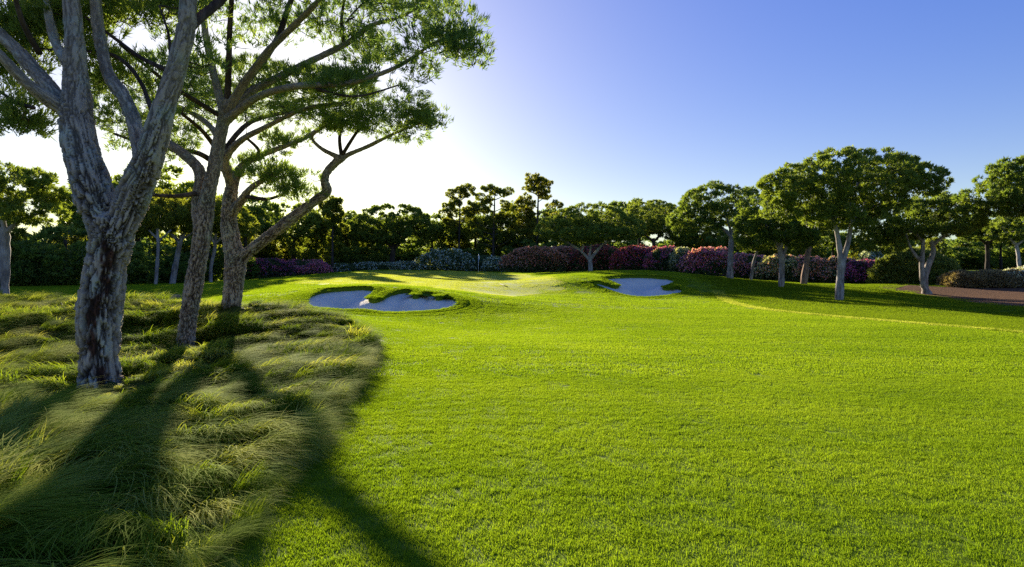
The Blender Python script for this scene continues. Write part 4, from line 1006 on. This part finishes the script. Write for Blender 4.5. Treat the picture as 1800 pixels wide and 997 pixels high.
# ------------------------------------------------------------------ flowering hedge and shrubs
def shrub_proto(seed, nleaf=3400, L=0.26, w=0.085, dense=1.0):
    """unit dome: radius 1 x 1, height 1 (leaf sizes assume a shrub about 3 m high)"""
    r = np.random.default_rng(seed)
    d = r.normal(0, 1, (nleaf, 3)); d /= np.linalg.norm(d, axis=1)[:, None]; d[:, 2] = np.abs(d[:, 2])*1.0
    bumps = 0.70+0.55*fbm(d*2.6+seed, seed, 3)
    rad = bumps*r.uniform(0.72, 1.0, nleaf)**0.6
    p = d*rad[:, None]; p[:, 2] = p[:, 2]**0.62; p[:, 2] = np.clip(p[:, 2]*0.98, 0.0, 1.2)
    p[:, 2] *= np.where(r.random(nleaf) < 0.35, r.random(nleaf), 1)     # fill down to the ground
    return d, p, r
def shrub(label, u0, u1, vt, vb, d, fl, seed, leaf='shrub_leaf', frac=0.3, topbias=0.55, group=None, n=3600, Ls=0.24, name='oleander_shrub', cat='shrub'):
    x = ((u0+u1)/2-CU)/F*d; hw = (u1-u0)/2/F*d*1.25; zb = float(H0(np.array([x]), np.array([d]))[0]); h = CAMZ+(CV-vt)/F*d-zb
    root = empty(name, (x, d, zb)); tag(root, label, cat, group)
    dn, p, r = shrub_proto(seed, n)
    S = np.array([hw, min(hw, 1.9), h/1.05])
    c = p*S; dd = dn*0.8+np.array([0, 0, 0.55]); dd /= np.linalg.norm(dd, axis=1)[:, None]
    V, Q, rn = tufts(c, dd, 6, Ls, Ls*0.40, 0.55, r)
    mk_obj('foliage', mk_mesh('foliage', V, [Q], [M[leaf]], False, {'rnd': rn}), root)['kind'] = 'stuff'
    st = []
    for k in range(7):
        a = k*0.9+seed; e = np.array([math.cos(a)*hw*0.55, math.sin(a)*min(hw, 1.9)*0.5, h*0.75])
        st.append(tube(spline(np.array([[e[0]*0.15, e[1]*0.15, -0.1], e*0.45, e]), 3, False), np.linspace(0.05, 0.015, 7), 5))
    V, Q, T = merge(st); tag(mk_obj('stem', mk_mesh('stem', V, [Q, T], [M['bark_dark']], True), root), kind='stuff')
    if fl:
        for kk, (colr, fr) in enumerate(fl):
            z = p[:, 2]; k = (z > topbias-0.3*r.random(len(z))) & (r.random(len(z)) < fr*3.2*sstep(0.34, 0.54, fbm(p*2.3+seed+kk*7, seed+kk, 2))) & (np.linalg.norm(p*np.array([1, 1, 0.9]), axis=1) > 0.72)
            c2 = (p[k]*1.02)*S+r.normal(0, 0.05, (k.sum(), 3))
            V, Q, rn = tufts(c2, dn[k]*0.6+np.array([0, -0.35, 0.5]), 5, 0.17, 0.17, 0.8, r)
            if len(c2): tag(mk_obj('blossom', mk_mesh('blossom', V, [Q], [M['fl_'+colr]], False, {'rnd': rn}), root), kind='stuff')
    return root
G = 'oleander shrubs forming the hedge'
for i, a in enumerate([
    ('purple flowered shrub at the hedge end nearest the rough', 432, 508, 452, 492, 76, [('purple', .5), ('magenta', .25)]),
    ('magenta blossoming shrub beside the purple hedge end', 492, 578, 456, 488, 78, [('magenta', .5), ('pink', .3)]),
    ('low grey green shrub with sparse white blossom beside the magenta one', 566, 640, 463, 486, 82, [('white', .12)]),
    ('low white speckled shrub under the broad domed pine', 622, 694, 461, 484, 83, [('white', .2)]),
    ('low white speckled shrub joining the big pale dome shaped bush', 682, 752, 459, 480, 84, [('white', .25)]),
    ('big pale green dome shaped bush dusted with white blossom behind the green', 742, 824, 434, 476, 82, [('white', .22)]),
    ('dark plain shrub directly behind the flagstick', 818, 866, 449, 476, 85, None),
    ('small white blossoming shrub between flagstick and russet bush', 855, 904, 450, 477, 83, [('white', .25), ('cream', .12)]),
    ('wide shrub with russet red blossom along its top', 893, 990, 432, 479, 78, [('russet', .6), ('salmon', .2)]),
    ('shrub with peach blossom between russet shrub and whitish forked trunk', 962, 1034, 430, 480, 80, [('salmon', .4), ('russet', .3)]),
    ('dark red shrub behind the whitish forked trunk', 1012, 1102, 428, 482, 78, [('red', .6), ('russet', .2)]),
    ('dark red shrub along the top of the bunker mound', 1084, 1172, 430, 484, 74, [('red', .5), ('magenta', .25)]),
    ('bright magenta topped shrub above the small bunker', 1138, 1200, 431, 486, 71, [('magenta', .6)]),
    ('narrow cream blossoming shrub between magenta and pink ones', 1180, 1222, 433, 487, 69, [('cream', .5)]),
    ('broad pink blossoming shrub behind the bare straight trunk', 1205, 1296, 433, 490, 67, [('pink', .65), ('magenta', .1)]),
    ('dusky pink shrub behind the thin young pine', 1280, 1356, 446, 494, 65, [('pink', .5)]),
    ('cream and peach shrub behind the short forked trunk', 1338, 1402, 448, 498, 61, [('cream', .45), ('salmon', .2)]),
    ('salmon pink shrub behind the leaning reddish trunk', 1388, 1452, 448, 500, 61, [('salmon', .5), ('pink', .2)]),
    ('salmon blossoming shrub behind the largest forked trunk', 1438, 1504, 450, 501, 60, [('salmon', .45), ('cream', .1)]),
    ('deep magenta shrub between the largest pine and the olive bush', 1488, 1562, 457, 503, 58, [('purple', .3), ('magenta', .4)]),
    ('white flowering shrub behind the deep magenta one', 1510, 1556, 438, 486, 66, [('white', .5)]),
]):
    shrub(*a, seed=200+i, group=G, topbias=0.42 if a[6] and a[6][0][0] not in ('white',) else 0.25)
shrub('large olive green bush beside the twisted double trunk', 1548, 1668, 434, 504, 53, None, 240, 'olive_leaf', n=5200, name='olive_green_bush', cat='bush')
for i, (u0, u1, vt, lb) in enumerate([(1666, 1722, 477, 'low straw coloured shrub beside the olive bush'), (1708, 1778, 474, 'middle straw coloured shrub of the low dry row on the mulch'), (1762, 1834, 471, 'tallest straw coloured shrub of the low dry row, with whitish tips'), (1820, 1890, 474, 'straw coloured shrub at the end of the low dry row')]):
    shrub(lb, u0, u1, vt, 504, 47.5, [('white', .25)] if i == 2 else None, 250+i, 'dry_leaf', n=2400, Ls=0.20, name='dry_shrub', group='low dry shrubs on the mulch')

# ------------------------------------------------------------------ small things
gp = ray(841, 478.2); gz = float(H0(gp[:1], gp[1:2])[0])
fr = empty('flagstick', (gp[0], gp[1], gz)); tag(fr, 'white flagstick with a limp white flag standing in the green', 'flagstick')
V, Q, T = tube(np.array([[0, 0, -0.1], [0, 0, 1.1], [0, 0, 2.15]]), np.array([0.03, 0.028, 0.024]), 8)
mk_obj('pole', mk_mesh('pole', V, [Q, T], [M['pole']], True), fr)
s = np.linspace(0, 1, 12); rows = []
for t in np.linspace(0, 1, 9):
    wv = 0.05*np.sin(s*9)*s
    rows.append(np.stack([0.02+s*0.16*(0.4+0.6*t)+0.02*np.sin(t*5), wv*(0.4+t), 2.12-t*0.42-s*0.34*(0.3+0.7*t)], -1))
V = np.vstack(rows); n = 12; k = np.arange(n-1)
Fs = [np.stack([k+i*n, k+1+i*n, k+1+(i+1)*n, k+(i+1)*n], -1) for i in range(8)]
fo = mk_obj('flag', mk_mesh('flag', V, Fs, [M['flag']], True), fr); sm = fo.modifiers.new('thick', 'SOLIDIFY'); sm.thickness = 0.006
V, Q, T = tube(np.array([[0, 0, -0.02], [0, 0, 0.016]]), np.array([0.055, 0.055]), 16)
mk_obj('cup', mk_mesh('cup', V, [Q, T], [M['cup']], True), fr)
a, b = ray(879, 500.5), ray(893, 506)
st = np.array([[a[0], a[1], float(H0(a[:1], a[1:])[0])+0.05], [(a[0]+b[0])/2, (a[1]+b[1])/2, float(H0((a[:1]+b[:1])/2, (a[1:]+b[1:])/2)[0])+0.05], [b[0], b[1], float(H0(b[:1], b[1:])[0])+0.05]])
V, Q, T = tube(st-st[1], np.array([0.03, 0.025, 0.018]), 7)
tag(mk_obj('stick', mk_mesh('stick', V, [Q, T], [M['dark_wood']], True), loc=tuple(st[1])), 'dark thin stick lying on the putting green', 'stick')
bp = ray(309, 524); bz = float(H0(bp[:1], bp[1:2])[0])
import bmesh
bm = bmesh.new(); bmesh.ops.create_cube(bm, size=1.0)
for v in bm.verts:
    v.co.x *= 0.38*(1-0.12*(v.co.z > 0)); v.co.y *= 0.30; v.co.z = v.co.z*0.2+0.08
bmesh.ops.bevel(bm, geom=list(bm.edges), offset=0.03, segments=2, affect='EDGES')
me = bpy.data.meshes.new('stone_block'); bm.to_mesh(me); bm.free(); me.materials.append(M['stone'])
tag(mk_obj('stone_block', me, loc=(bp[0], bp[1], bz)), 'small weathered brown block sitting on the lawn behind the rough', 'block')
